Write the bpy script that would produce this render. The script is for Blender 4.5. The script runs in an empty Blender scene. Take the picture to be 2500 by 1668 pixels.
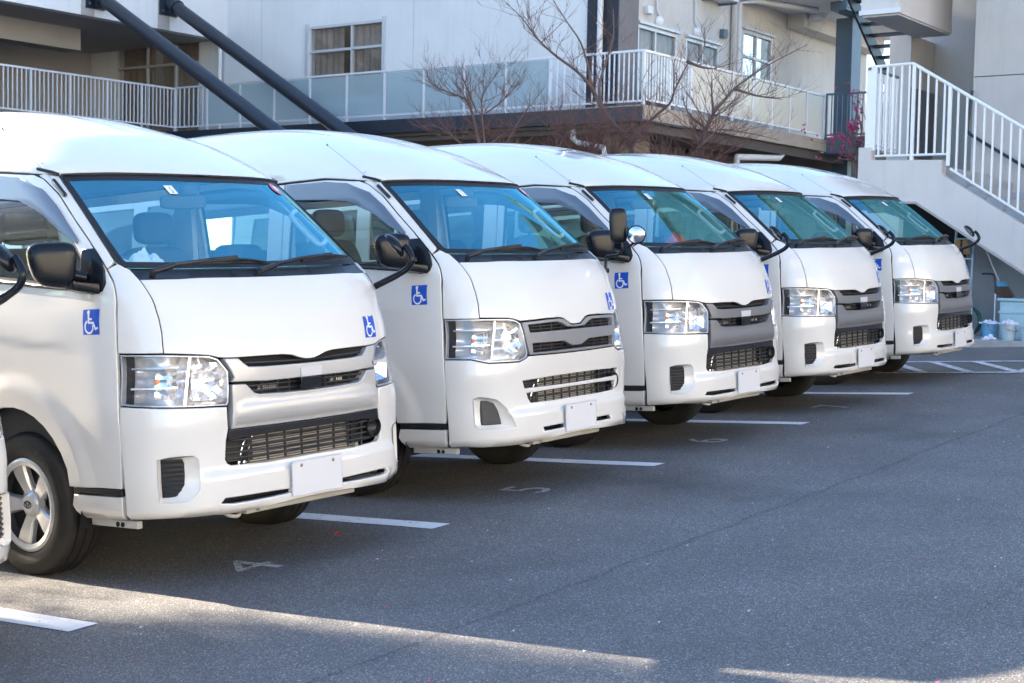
import bpy, bmesh, math, random
import numpy as np
from mathutils import Matrix, Vector
from mathutils.geometry import delaunay_2d_cdt
random.seed(7)
sc = bpy.context.scene
COL = sc.collection
PI = math.pi
R_ = math.radians

# ------------------------------------------------------------------ camera
CAM = (-4.9809, -4.8011, 1.2834)
RW = [[0.587173, 0.808808, 0.032522], [-0.809216, 0.585533, 0.048161], [0.019911, -0.054596, 0.99831]]
cd = bpy.data.cameras.new('camera')
cam = bpy.data.objects.new('camera', cd); COL.objects.link(cam)
M = Matrix([[RW[i][0], RW[i][2], -RW[i][1], CAM[i]] for i in range(3)] + [[0, 0, 0, 1]])
cam.matrix_world = M
cd.sensor_width = 36.0; cd.sensor_fit = 'HORIZONTAL'; cd.lens = 50.787
cd.clip_start = 0.1; cd.clip_end = 2000
cd.dof.use_dof = True; cd.dof.focus_distance = 8.5; cd.dof.aperture_fstop = 9.0
sc.camera = cam

# ------------------------------------------------------------------ sky, sun, exposure
SUN_EL, SUN_AZ = 21.0, -1.0           # azimuth measured from +Y towards +X
wd = bpy.data.worlds.new('World'); sc.world = wd; wd.use_nodes = True
nt = wd.node_tree; nt.nodes.clear()
sky = nt.nodes.new('ShaderNodeTexSky'); sky.sky_type = 'NISHITA'; sky.sun_disc = False
sky.sun_elevation = R_(SUN_EL); sky.sun_rotation = R_(SUN_AZ)
sky.air_density = 1.0; sky.dust_density = 0.3; sky.ozone_density = 2.9
bg = nt.nodes.new('ShaderNodeBackground'); bg.inputs[1].default_value = 0.098
wo = nt.nodes.new('ShaderNodeOutputWorld')
nt.links.new(sky.outputs[0], bg.inputs[0]); nt.links.new(bg.outputs[0], wo.inputs[0])
sd = bpy.data.lights.new('sun', 'SUN'); sd.energy = 5.0; sd.angle = R_(0.5); sd.color = (1.0, 0.86, 0.68)
sun = bpy.data.objects.new('sun', sd); COL.objects.link(sun)
sv = Vector((math.sin(R_(SUN_AZ)) * math.cos(R_(SUN_EL)), math.cos(R_(SUN_AZ)) * math.cos(R_(SUN_EL)), math.sin(R_(SUN_EL))))
sun.rotation_euler = sv.to_track_quat('Z', 'Y').to_euler()
sun.location = (0, 0, 20)
vs = sc.view_settings
vs.view_transform = 'Standard'; vs.look = 'None'; vs.exposure = 2.64; vs.gamma = 1.0; vs.use_curve_mapping = False

# lot frame -> world (the parking lot slopes gently)
G = Matrix([[0.999604, -0.001379, -0.028106], [0.003154, 0.997994, 0.063225], [0.027962, -0.063289, 0.997603]])
LOT = Matrix.Translation(CAM) @ G.to_4x4() @ Matrix.Translation((-CAM[0], -CAM[1], -CAM[2]))
GA = 0.011986
def lot(x, y, z=0.0): return LOT @ Vector((x, y, GA * x + z))

# ------------------------------------------------------------------ materials
MATS = {}
def nodes(name):
    m = bpy.data.materials.new(name); m.use_nodes = True
    n = m.node_tree.nodes; n.clear()
    out = n.new('ShaderNodeOutputMaterial'); MATS[name] = m
    return m, m.node_tree, n, out
def mat(name, col, rough=0.5, metal=0.0, coat=0.0, var=0.0, vscale=3.0, bump=0.0, bscale=60.0, spec=0.5, trans=0.0, col2=None, aniso=None, streak=0.0):
    if name in MATS: return MATS[name]
    m, t, n, out = nodes(name)
    p = n.new('ShaderNodeBsdfPrincipled')
    p.inputs['Base Color'].default_value = (*col, 1); p.inputs['Roughness'].default_value = rough
    p.inputs['Metallic'].default_value = metal; p.inputs['Coat Weight'].default_value = coat
    p.inputs['Coat Roughness'].default_value = 0.03; p.inputs['Specular IOR Level'].default_value = spec
    p.inputs['Transmission Weight'].default_value = trans
    t.links.new(p.outputs[0], out.inputs[0])
    tc = n.new('ShaderNodeTexCoord')
    if var > 0 or col2:
        no = n.new('ShaderNodeTexNoise'); no.inputs['Scale'].default_value = vscale; no.inputs['Detail'].default_value = 6; no.inputs['Roughness'].default_value = 0.65
        t.links.new(tc.outputs['Object'], no.inputs['Vector'])
        mx = n.new('ShaderNodeMix'); mx.data_type = 'RGBA'
        c2 = col2 if col2 else tuple(max(0, c * (1 - var)) for c in col)
        mx.inputs[6].default_value = (*col, 1); mx.inputs[7].default_value = (*c2, 1)
        rp = n.new('ShaderNodeMapRange'); rp.inputs[1].default_value = 0.35; rp.inputs[2].default_value = 0.7
        t.links.new(no.outputs[0], rp.inputs[0]); t.links.new(rp.outputs[0], mx.inputs[0])
        t.links.new(mx.outputs[2], p.inputs['Base Color'])
        if streak > 0:
            mpn = n.new('ShaderNodeMapping'); mpn.inputs['Scale'].default_value = (5, 5, .35); t.links.new(tc.outputs['Object'], mpn.inputs[0])
            ns = n.new('ShaderNodeTexNoise'); ns.inputs['Scale'].default_value = 1.3; ns.inputs['Detail'].default_value = 7; ns.inputs['Roughness'].default_value = .7; t.links.new(mpn.outputs[0], ns.inputs['Vector'])
            rs = n.new('ShaderNodeMapRange'); rs.inputs[1].default_value = .5; rs.inputs[2].default_value = .78; rs.inputs[3].default_value = 1; rs.inputs[4].default_value = 1 - streak; t.links.new(ns.outputs[0], rs.inputs[0])
            mm = n.new('ShaderNodeMix'); mm.data_type = 'RGBA'; mm.blend_type = 'MULTIPLY'; mm.inputs[0].default_value = 1; t.links.new(mx.outputs[2], mm.inputs[6]); t.links.new(rs.outputs[0], mm.inputs[7]); t.links.new(mm.outputs[2], p.inputs['Base Color'])
    if bump > 0:
        nb = n.new('ShaderNodeTexNoise'); nb.inputs['Scale'].default_value = bscale; nb.inputs['Detail'].default_value = 4
        t.links.new(tc.outputs['Object'], nb.inputs['Vector'])
        bp = n.new('ShaderNodeBump'); bp.inputs['Strength'].default_value = bump; bp.inputs['Distance'].default_value = 0.01
        t.links.new(nb.outputs[0], bp.inputs['Height']); t.links.new(bp.outputs[0], p.inputs['Normal'])
    return m
def glass(name, tint=(0.8, 0.9, 0.88), ior=1.6, rough=0.0, dif=0.0, dcol=(0.5, 0.6, 0.65), gcol=(1, 1, 1)):
    m, t, n, out = nodes(name)
    tr = n.new('ShaderNodeBsdfTransparent'); tr.inputs[0].default_value = (*tint, 1)
    gl = n.new('ShaderNodeBsdfGlossy'); gl.inputs['Roughness'].default_value = rough; gl.inputs[0].default_value = (*gcol, 1)
    fr = n.new('ShaderNodeFresnel'); fr.inputs[0].default_value = ior
    geo = n.new('ShaderNodeNewGeometry')
    mx = n.new('ShaderNodeMixShader')
    base = tr
    if dif > 0:
        df = n.new('ShaderNodeBsdfDiffuse'); df.inputs[0].default_value = (*dcol, 1)
        m1 = n.new('ShaderNodeMixShader'); m1.inputs[0].default_value = dif
        t.links.new(tr.outputs[0], m1.inputs[1]); t.links.new(df.outputs[0], m1.inputs[2]); base = m1
    # reflect only on the outer face so a single sheet behaves like a pane
    mu = n.new('ShaderNodeMath'); mu.operation = 'MULTIPLY'
    inv = n.new('ShaderNodeMath'); inv.operation = 'SUBTRACT'; inv.inputs[0].default_value = 1.0
    t.links.new(geo.outputs['Backfacing'], inv.inputs[1])
    t.links.new(fr.outputs[0], mu.inputs[0]); t.links.new(inv.outputs[0], mu.inputs[1])
    t.links.new(mu.outputs[0], mx.inputs[0]); t.links.new(base.outputs[0], mx.inputs[1]); t.links.new(gl.outputs[0], mx.inputs[2])
    t.links.new(mx.outputs[0], out.inputs[0])
    return m
paint = mat('white_paint', (0.76, 0.735, 0.685), 0.25, coat=1.0, var=0.035, vscale=1.3)
plastic_blk = mat('black_plastic', (0.018, 0.018, 0.02), 0.42, var=0.25, vscale=8)
mirror_blk = mat('mirror_housing_black', (0.010, 0.012, 0.016), 0.20, spec=0.28)
rubber = mat('rubber', (0.014, 0.014, 0.015), 0.55)
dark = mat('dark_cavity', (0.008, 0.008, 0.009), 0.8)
pale_grille = mat('pale_grille_finish', (0.52, 0.515, 0.50), 0.33, metal=0.25, coat=0.3)  # paler version of the grey grille, used on the nearest whole van
grey_grille = mat('grey_grille_plastic', (0.17, 0.175, 0.185), 0.42, coat=0.15, var=0.08, vscale=5)
grey_b = mat('grey_grille_surround', (0.24, 0.245, 0.255), 0.38, coat=0.2)
chrome = mat('chrome', (0.93, 0.93, 0.94), 0.06, metal=1.0)
lampgrey = mat('lamp_reflector_grey', (0.82, 0.84, 0.88), 0.18, metal=0.35)
lampdark = mat('lamp_bezel', (0.45, 0.47, 0.50), 0.22, metal=0.4)
amber = mat('amber_bulb', (0.9, 0.22, 0.01), 0.25, coat=0.6)
mirror_glass = mat('mirror_glass', (0.95, 0.95, 0.96), 0.01, metal=1.0)
plate_m = mat('number_plate', (0.70, 0.70, 0.715), 0.45)
bolt_m = mat('bolt_steel', (0.25, 0.24, 0.22), 0.35, metal=0.9)
blue_m = mat('sticker_blue', (0.006, 0.085, 0.52), 0.35)
white_m = mat('sticker_white', (0.82, 0.83, 0.84), 0.4)
pink_m = mat('sticker_pink', (0.65, 0.16, 0.25), 0.4)
tyre_m = mat('tyre_rubber', (0.022, 0.021, 0.020), 0.62, var=0.35, vscale=12, bump=0.15, bscale=90)
tyre_txt = mat('tyre_lettering', (0.05, 0.048, 0.045), 0.5)
hub_m = mat('wheel_cover_silver', (0.74, 0.74, 0.74), 0.30, metal=0.55, coat=0.3, var=0.12, vscale=9)
hub_dark = mat('wheel_cover_dark', (0.06, 0.062, 0.065), 0.45, metal=0.4)
interior = mat('interior_trim', (0.075, 0.078, 0.085), 0.7, var=0.2)
interior_l = mat('headlining', (0.42, 0.43, 0.43), 0.8)
seat_m = mat('seat_fabric', (0.10, 0.105, 0.12), 0.9, var=0.2, bump=0.3, bscale=200)
alu = mat('radiator_aluminium', (0.52, 0.50, 0.47), 0.45, metal=0.35)
under_m = mat('undercoat_beige', (0.50, 0.49, 0.45), 0.55, var=0.2)
gl_ws = glass('windscreen_glass', (0.80, 0.93, 0.91), 4.3, gcol=(0.24, 0.84, 1.0))  # gloss tinted blue to paint in the reflected sky
gl_side = glass('side_window_glass', (0.76, 0.86, 0.82), 1.6)
gl_lens = glass('headlamp_lens', (0.97, 0.98, 1.0), 1.5)
visor_m = glass('smoked_visor', (0.16, 0.19, 0.24), 1.75, 0.08, 0.45, (0.16, 0.20, 0.27))

# ------------------------------------------------------------------ object helpers
def link(o, parent=None):
    COL.objects.link(o)
    if parent is not None: o.parent = parent
    return o
def tag(o, label, cat=None, group=None, kind=None):
    if label: o['label'] = label
    if cat: o['category'] = cat
    if group: o['group'] = group
    if kind: o['kind'] = kind
    return o
def empty(name, label, cat, mw=None, group=None):
    o = bpy.data.objects.new(name, None); o.empty_display_size = 0.2; link(o)
    if mw is not None: o.matrix_world = mw
    return tag(o, label, cat, group)
class MB:
    def __init__(s): s.v = []; s.f = []
    def add(s, vs, fs, M=None):
        b = len(s.v)
        for p in vs: s.v.append(tuple(M @ Vector(p)) if M is not None else tuple(p))
        for f in fs: s.f.append(tuple(i + b for i in f))
        return s
    def box(s, x0, x1, y0, y1, z0, z1, M=None):
        vs = [(x, y, z) for z in (z0, z1) for y in (y0, y1) for x in (x0, x1)]
        return s.add(vs, [(0, 2, 3, 1), (4, 5, 7, 6), (0, 1, 5, 4), (2, 6, 7, 3), (0, 4, 6, 2), (1, 3, 7, 5)], M)
    def tube(s, pts, r, n=8, cap=True, M=None):
        pts = [Vector(p) for p in pts]; rs = r if isinstance(r, (list, tuple)) else [r] * len(pts)
        vs = []; fs = []; up = None
        for i, p in enumerate(pts):
            d = (pts[min(i + 1, len(pts) - 1)] - pts[max(i - 1, 0)])
            if d.length < 1e-9: d = Vector((0, 0, 1))
            d.normalize()
            if up is None:
                up = Vector((0, 0, 1)) if abs(d.z) < 0.9 else Vector((1, 0, 0))
            a = d.cross(up); a = a.normalized() if a.length > 1e-6 else d.orthogonal().normalized()
            up = a.cross(d).normalized(); b = up
            for k in range(n):
                t = 2 * PI * k / n; vs.append(p + (a * math.cos(t) + b * math.sin(t)) * rs[i])
        for i in range(len(pts) - 1):
            for k in range(n):
                j = (k + 1) % n; fs.append((i * n + k, i * n + j, (i + 1) * n + j, (i + 1) * n + k))
        if cap: fs.append(tuple(range(n - 1, -1, -1))); fs.append(tuple((len(pts) - 1) * n + k for k in range(n)))
        return s.add(vs, fs, M)
    def lathe(s, prof, n=32, M=None, close=False):      # prof: (r, h) spun about local Z
        vs = []; fs = []; m = len(prof)
        for k in range(n):
            t = 2 * PI * k / n
            for r, h in prof: vs.append((r * math.cos(t), r * math.sin(t), h))
        for k in range(n):
            j = (k + 1) % n
            for i in range(m - 1): fs.append((k * m + i, j * m + i, j * m + i + 1, k * m + i + 1))
            if close: fs.append((k * m + m - 1, j * m + m - 1, j * m, k * m))
        return s.add(vs, fs, M)
    def prism(s, poly, h0, h1, M=None):                # polygon in local XY, extruded along local Z
        n = len(poly); vs = [(x, y, h0) for x, y in poly] + [(x, y, h1) for x, y in poly]
        fs = [tuple(range(n - 1, -1, -1)), tuple(range(n, 2 * n))] + [(i, (i + 1) % n, n + (i + 1) % n, n + i) for i in range(n)]
        return s.add(vs, fs, M)
    def build(s, name, m, parent=None, smooth=30, bevel=0.0):
        me = bpy.data.meshes.new(name); me.from_pydata(s.v, [], s.f); me.update()
        bm = bmesh.new(); bm.from_mesh(me); bmesh.ops.recalc_face_normals(bm, faces=bm.faces)
        if bevel > 0:
            es = [e for e in bm.edges if len(e.link_faces) == 2 and e.calc_face_angle(0) > 0.6]
            bmesh.ops.bevel(bm, geom=es, offset=bevel, segments=2, affect='EDGES', profile=0.6, clamp_overlap=True)
        bm.to_mesh(me); bm.free()
        if smooth:
            me.shade_smooth(); me.set_sharp_from_angle(angle=R_(smooth))
        me.materials.append(m)
        o = bpy.data.objects.new(name, me); return link(o, parent)
def box(name, m, x0, x1, y0, y1, z0, z1, parent=None, bevel=0.0, M=None):
    return MB().box(min(x0, x1), max(x0, x1), min(y0, y1), max(y0, y1), min(z0, z1), max(z0, z1), M).build(name, m, parent, bevel=bevel)
def textmesh(s, size):
    cu = bpy.data.curves.new('t', 'FONT'); cu.body = s; cu.size = size; cu.resolution_u = 3; cu.align_x = 'CENTER'
    ob = bpy.data.objects.new('t', cu); COL.objects.link(ob)
    dg = bpy.context.evaluated_depsgraph_get(); ev = ob.evaluated_get(dg); me = ev.to_mesh()
    v = [tuple(p.co) for p in me.vertices]; f = [tuple(p.vertices) for p in me.polygons]
    ev.to_mesh_clear(); bpy.data.objects.remove(ob); bpy.data.curves.remove(cu)
    return v, f

# ------------------------------------------------------------------ van body surface
def pchip(xs, ys):
    xs = np.array(xs, float); ys = np.array(ys, float); h = np.diff(xs); d = np.diff(ys) / h; m = np.zeros(len(xs))
    for i in range(1, len(xs) - 1):
        if d[i - 1] * d[i] > 0:
            w1 = 2 * h[i] + h[i - 1]; w2 = h[i] + 2 * h[i - 1]; m[i] = (w1 + w2) / (w1 / d[i - 1] + w2 / d[i])
    m[0] = d[0]; m[-1] = d[-1]
    def f(x):
        x = np.clip(x, xs[0], xs[-1]); i = np.clip(np.searchsorted(xs, x) - 1, 0, len(h) - 1); t = (x - xs[i]) / h[i]
        return (1 + 2 * t) * (1 - t) ** 2 * ys[i] + t * (1 - t) ** 2 * h[i] * m[i] + t * t * (3 - 2 * t) * ys[i + 1] + t * t * (t - 1) * h[i] * m[i + 1]
    return f
Yc = pchip([.25,.30,.36,.45,.55,.65,.75,.85,.95,1.02,1.10,1.18,1.26,1.32,1.37,1.40,1.50,1.65,1.80,1.92,2.0],
           [.07,.036,.024,.022,.024,.020,.010,.002,-.002,.006,.024,.052,.092,.132,.175,.205,.302,.452,.612,.75,.83])
Wd = pchip([.25,.3,.4,.5,.7,1.0,1.2,1.4,1.6,1.8,1.9,2.0], [.825,.838,.850,.853,.853,.848,.842,.825,.798,.768,.751,.733])
Dd = pchip([.25,.5,.8,1.05,1.2,1.3,1.38,1.45,1.6,1.9,2.0], [.60,.60,.62,.60,.56,.50,.47,.46,.46,.46,.46])
Nn = pchip([.25,.55,.7,.8,.9,1.0,1.2,1.36,1.5,1.8,2.0], [3.8,3.8,3.9,3.6,3.25,3.1,3.2,3.6,3.4,3.0,2.8])
def Sf(a, z):
    a = np.asarray(a, float); z = np.asarray(z, float)
    yc, w, d, n = Yc(z), Wd(z), Dd(z), Nn(z)
    s = np.where(a < 0, -1.0, 1.0); b = np.abs(a); c = np.clip(np.cos(np.minimum(b, PI / 2)), 0, 1); sn = np.sin(np.minimum(b, PI / 2))
    r = ((sn / w) ** n + (c / d) ** n) ** (-1 / n)
    x = np.where(b <= PI / 2, r * sn, w); y = np.where(b <= PI / 2, yc + d - r * c, yc + d + (b - PI / 2) * w)
    return np.stack([s * x, y, z], -1)
def Nf(a, z, relief=None):
    e = 1.5e-3
    def P(a, z):
        p = Sf(a, z)
        return p
    du = P(a + e, z) - P(a - e, z); dv = P(a, z + e) - P(a, z - e)
    n = np.cross(du, dv); n /= np.linalg.norm(n, axis=-1, keepdims=True)
    return n
def Pf(a, z, off=0.0, relief=None):
    o = off if relief is None else off + relief(a, z)
    return Sf(a, z) + Nf(a, z) * (np.asarray(o)[..., None] if np.ndim(o) else o)
def NRf(a, z, relief):
    if relief is None: return Nf(a, z)
    e = 2e-3
    du = Pf(a + e, z, 0, relief) - Pf(a - e, z, 0, relief); dv = Pf(a, z + e, 0, relief) - Pf(a, z - e, 0, relief)
    n = np.cross(du, dv); return n / np.linalg.norm(n, axis=-1, keepdims=True)
def Ay(y, z):                                          # surface parameter of a point on the side at length y
    yc, w, d, n = float(Yc(z)), float(Wd(z)), float(Dd(z)), float(Nn(z))
    if y >= yc + d: return PI / 2 + (y - yc - d) / w
    t = (yc + d - y); x = w * max(1 - (t / d) ** n, 0) ** (1 / n); return math.atan2(x, t)
def sidepoly(pts, h=0.05):                             # (y,z) polygon -> (a,z), edges kept straight in side view
    out = []
    for i, (y0, z0) in enumerate(pts):
        y1, z1 = pts[(i + 1) % len(pts)]; L = math.hypot(y1 - y0, z1 - z0); k = max(1, int(L / h))
        for j in range(k):
            t = j / k; y = y0 + (y1 - y0) * t; z = z0 + (z1 - z0) * t; out.append((Ay(y, z), z))
    return out
SC = 0.8
def mirror_poly(p): return [(-a, z) for a, z in reversed(p)]
def sym(p): return list(p) + [(-a, z) for a, z in reversed(p) if abs(a) > 1e-6]
def densify(p, h):
    out = []
    for i, (a, z) in enumerate(p):
        b, w = p[(i + 1) % len(p)]; k = max(1, int(math.ceil(math.hypot((b - a) * SC, w - z) / h)))
        for j in range(k): t = j / k; out.append((a + (b - a) * t, z + (w - z) * t))
    return out
def area(p): return 0.5 * sum(p[i][0] * p[(i + 1) % len(p)][1] - p[(i + 1) % len(p)][0] * p[i][1] for i in range(len(p)))
def inset(p, d):                                       # metric coords, CCW -> inwards for d>0
    q = []
    n = len(p)
    for i in range(n):
        x0, y0 = p[i - 1]; x1, y1 = p[i]; x2, y2 = p[(i + 1) % n]
        e1 = (x1 - x0, y1 - y0); e2 = (x2 - x1, y2 - y1); l1 = math.hypot(*e1) or 1e-9; l2 = math.hypot(*e2) or 1e-9
        n1 = (-e1[1] / l1, e1[0] / l1); n2 = (-e2[1] / l2, e2[0] / l2)
        m = (n1[0] + n2[0], n1[1] + n2[1]); ml = math.hypot(*m)
        if ml < 1e-6: q.append((x1 + n1[0] * d, y1 + n1[1] * d)); continue
        m = (m[0] / ml, m[1] / ml); c = max(m[0] * n1[0] + m[1] * n1[1], 0.5)
        q.append((x1 + m[0] * d / c, y1 + m[1] * d / c))
    return q
def inpoly(P, poly):
    x, y = P[:, 0], P[:, 1]; r = np.zeros(len(P), bool); n = len(poly)
    for i in range(n):
        x0, y0 = poly[i]; x1, y1 = poly[(i + 1) % n]
        if y0 == y1: continue
        c = ((y0 > y) != (y1 > y)) & (x < (x1 - x0) * (y - y0) / (y1 - y0) + x0); r ^= c
    return r
def panel(name, poly, m, parent, off=0.0, depth=0.016, holes=(), h=0.04, bev=0.004, relief=None, holedepth=None, lip=True):
    loops = []
    for i, p in enumerate([poly] + list(holes)):
        q = [(a * SC, z) for a, z in densify(p, h)]
        if (area(q) > 0) != (i == 0): q.reverse()
        loops.append(q)
    inn = [inset(q, bev) for q in loops]
    pts = []; edges = []; st = []
    for q in inn:
        b = len(pts); st.append(b); pts += q; edges += [(b + i, b + (i + 1) % len(q)) for i in range(len(q))]
    q = np.array(inn[0]); x0, y0 = q.min(0); x1, y1 = q.max(0)
    gx, gy = np.meshgrid(np.arange(x0 + h / 2, x1, h), np.arange(y0 + h / 2, y1, h)); gp = np.stack([gx.ravel(), gy.ravel()], 1)
    if len(gp):
        k = inpoly(gp, inset(inn[0], h * 0.35))
        for hq in inn[1:]: k &= ~inpoly(gp, inset(hq, -h * -0.35) if False else inset(hq, -h * 0.0)) & ~inpoly(gp, hq)
        pts = pts + [tuple(p) for p in gp[k]]
    r = delaunay_2d_cdt([Vector(p) for p in pts], edges, [], 0, 1e-7)
    vc = np.array([tuple(v) for v in r[0]]); fs = [tuple(f) for f in r[2]]
    inv = {}
    for i, o in enumerate(r[3]):
        for j in o: inv[j] = i
    cen = np.array([vc[list(f)].mean(0) for f in fs]); keep = inpoly(cen, inn[0])
    for hq in inn[1:]: keep &= ~inpoly(cen, hq)
    fs = [f for f, k in zip(fs, keep) if k]
    a = vc[:, 0] / SC; z = vc[:, 1]
    V = [Pf(a, z, off, relief)]; Nr = [NRf(a, z, relief)]; base = len(vc); F = []
    for f in fs:
        x = vc[list(f)]
        ar = (x[1][0] - x[0][0]) * (x[2][1] - x[0][1]) - (x[2][0] - x[0][0]) * (x[1][1] - x[0][1])
        F.append(f if ar > 0 else tuple(reversed(f)))
    if lip:
        for li, (o, q) in enumerate(zip(loops, inn)):
            A = np.array(o); B = np.array(q); n = len(o); aa = A[:, 0] / SC; zz = A[:, 1]
            d = depth if li == 0 or holedepth is None else holedepth
            nn = NRf(aa, zz, relief); pb = Pf(aa, zz, off - bev * 0.9, relief); pi = Pf(B[:, 0] / SC, B[:, 1], off, relief)
            out = pb - pi; out /= np.linalg.norm(out, axis=1, keepdims=True) + 1e-9
            nb = nn * 0.75 + out * 0.75; nb /= np.linalg.norm(nb, axis=1, keepdims=True)
            side = out - nn * (out * nn).sum(1, keepdims=True); side /= np.linalg.norm(side, axis=1, keepdims=True) + 1e-9
            pl = Pf(aa, zz, off - d, relief)
            V += [pb, pb, pl]; Nr += [nb, side, side]
            b0 = base; b1 = base + n; b2 = base + 2 * n; base += 3 * n
            for i in range(n):
                j = (i + 1) % n; ii = inv[st[li] + i]; jj = inv[st[li] + j]
                F.append((ii, b0 + i, b0 + j, jj)); F.append((b1 + i, b2 + i, b2 + j, b1 + j))
    V = np.concatenate(V); Nr = np.concatenate(Nr)
    me = bpy.data.meshes.new(name); me.from_pydata(V.tolist(), [], F); me.update()
    # orient consistently with the normals
    bm = bmesh.new(); bm.from_mesh(me); bm.verts.ensure_lookup_table()
    for f in bm.faces:
        nv = Vector((0, 0, 0))
        for v in f.verts: nv += Vector(Nr[v.index])
        if f.normal.dot(nv) < 0: f.normal_flip()
    bm.to_mesh(me); bm.free()
    me.shade_smooth(); me.normals_split_custom_set_from_vertices(Nr.tolist())
    me.materials.append(m)
    return link(bpy.data.objects.new(name, me), parent)
def loft(name, pA, oA, pB, oB, m, parent, steps=3, curve=1.0):
    """scooped ring between two outlines with equal vertex counts lying at different depths"""
    if area(pA) < 0: pA = pA[::-1]; pB = pB[::-1]
    n = len(pA); V = []; F = []
    for s in range(steps + 1):
        t = s / steps; A = np.array(pA) * (1 - t) + np.array(pB) * t; o = oA + (oB - oA) * t ** curve
        V += Pf(A[:, 0], A[:, 1], o).tolist()
    for s in range(steps):
        for i in range(n):
            j = (i + 1) % n; F.append((s * n + i, s * n + j, (s + 1) * n + j, (s + 1) * n + i))
    mb = MB(); mb.add(V, F)
    me = bpy.data.meshes.new(name); me.from_pydata(V, [], F); me.shade_smooth(); me.set_sharp_from_angle(angle=R_(50)); me.materials.append(m)
    return link(bpy.data.objects.new(name, me), parent)
def S1(a, z, off=0.0):
    p = Pf(np.array([a]), np.array([z]), off)[0]; return Vector(p.tolist())
def N1(a, z): return Vector(Nf(np.array([a]), np.array([z]))[0].tolist())
def sline(pts, off, h=0.03):                           # polyline on the surface
    out = []
    for (a, z), (b, w) in zip(pts, pts[1:]):
        k = max(1, int(math.hypot((b - a) * SC, w - z) / h))
        for j in range(k): out.append(S1(a + (b - a) * j / k, z + (w - z) * j / k, off))
    out.append(S1(*pts[-1], off)); return out
def strip(name, pts, r, m, parent, off=0.0, n=6): return MB().tube(sline(pts, off), r, n).build(name, m, parent, 60)
def smooth01(x): x = np.clip(x, 0, 1); return x * x * (3 - 2 * x)

HUB_Y, HUB_Z, TYRE_R = 1.165, 0.333, 0.350
WB = 2.57
def side_relief(a, z):
    b = np.abs(a); w = Wd(z); y = Yc(z) + Dd(z) + (b - PI / 2) * w
    o = np.zeros_like(b)
    for hy in (HUB_Y, HUB_Y + WB):
        r = np.hypot(y - hy, z - 0.332); o = np.maximum(o, 0.015 * smooth01((0.655 - r) / 0.10) * smooth01((z - 0.34) / 0.12))
    zl = 1.100 + (y - 1.236) * 0.077
    o = o + 0.004 * smooth01((z - zl) / 0.05) * smooth01((zl + 0.28 - z) / 0.22) * smooth01((y - 0.50) / 0.35)
    return o * np.where(b > 1.33, smooth01((b - 1.33) / 0.12), 0)
GAPY = [(.387,.30),(.366,.449),(.354,.655),(.361,.82),(.364,1.059),(.367,1.2),(.371,1.311),(.398,1.375),(.455,1.437),(.600,1.577),(.717,1.68),(.857,1.807),(.970,1.883),(1.096,1.932)]
GAPA = [(Ay(y, z), z) for y, z in GAPY]
def arch(hy, r, t0, t1, n=16): return [(hy + r * math.cos(t0 + (t1 - t0) * i / n), 0.332 + r * math.sin(t0 + (t1 - t0) * i / n)) for i in range(n + 1)]
# header / gutter line (positive side)
HEAD_Z = 1.904
def gut(y):
    if y < 1.31: t = max(0, min(1, (y - 0.92) / 0.39)); return 1.904 + 0.052 * t ** 0.8
    return 1.956

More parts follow.
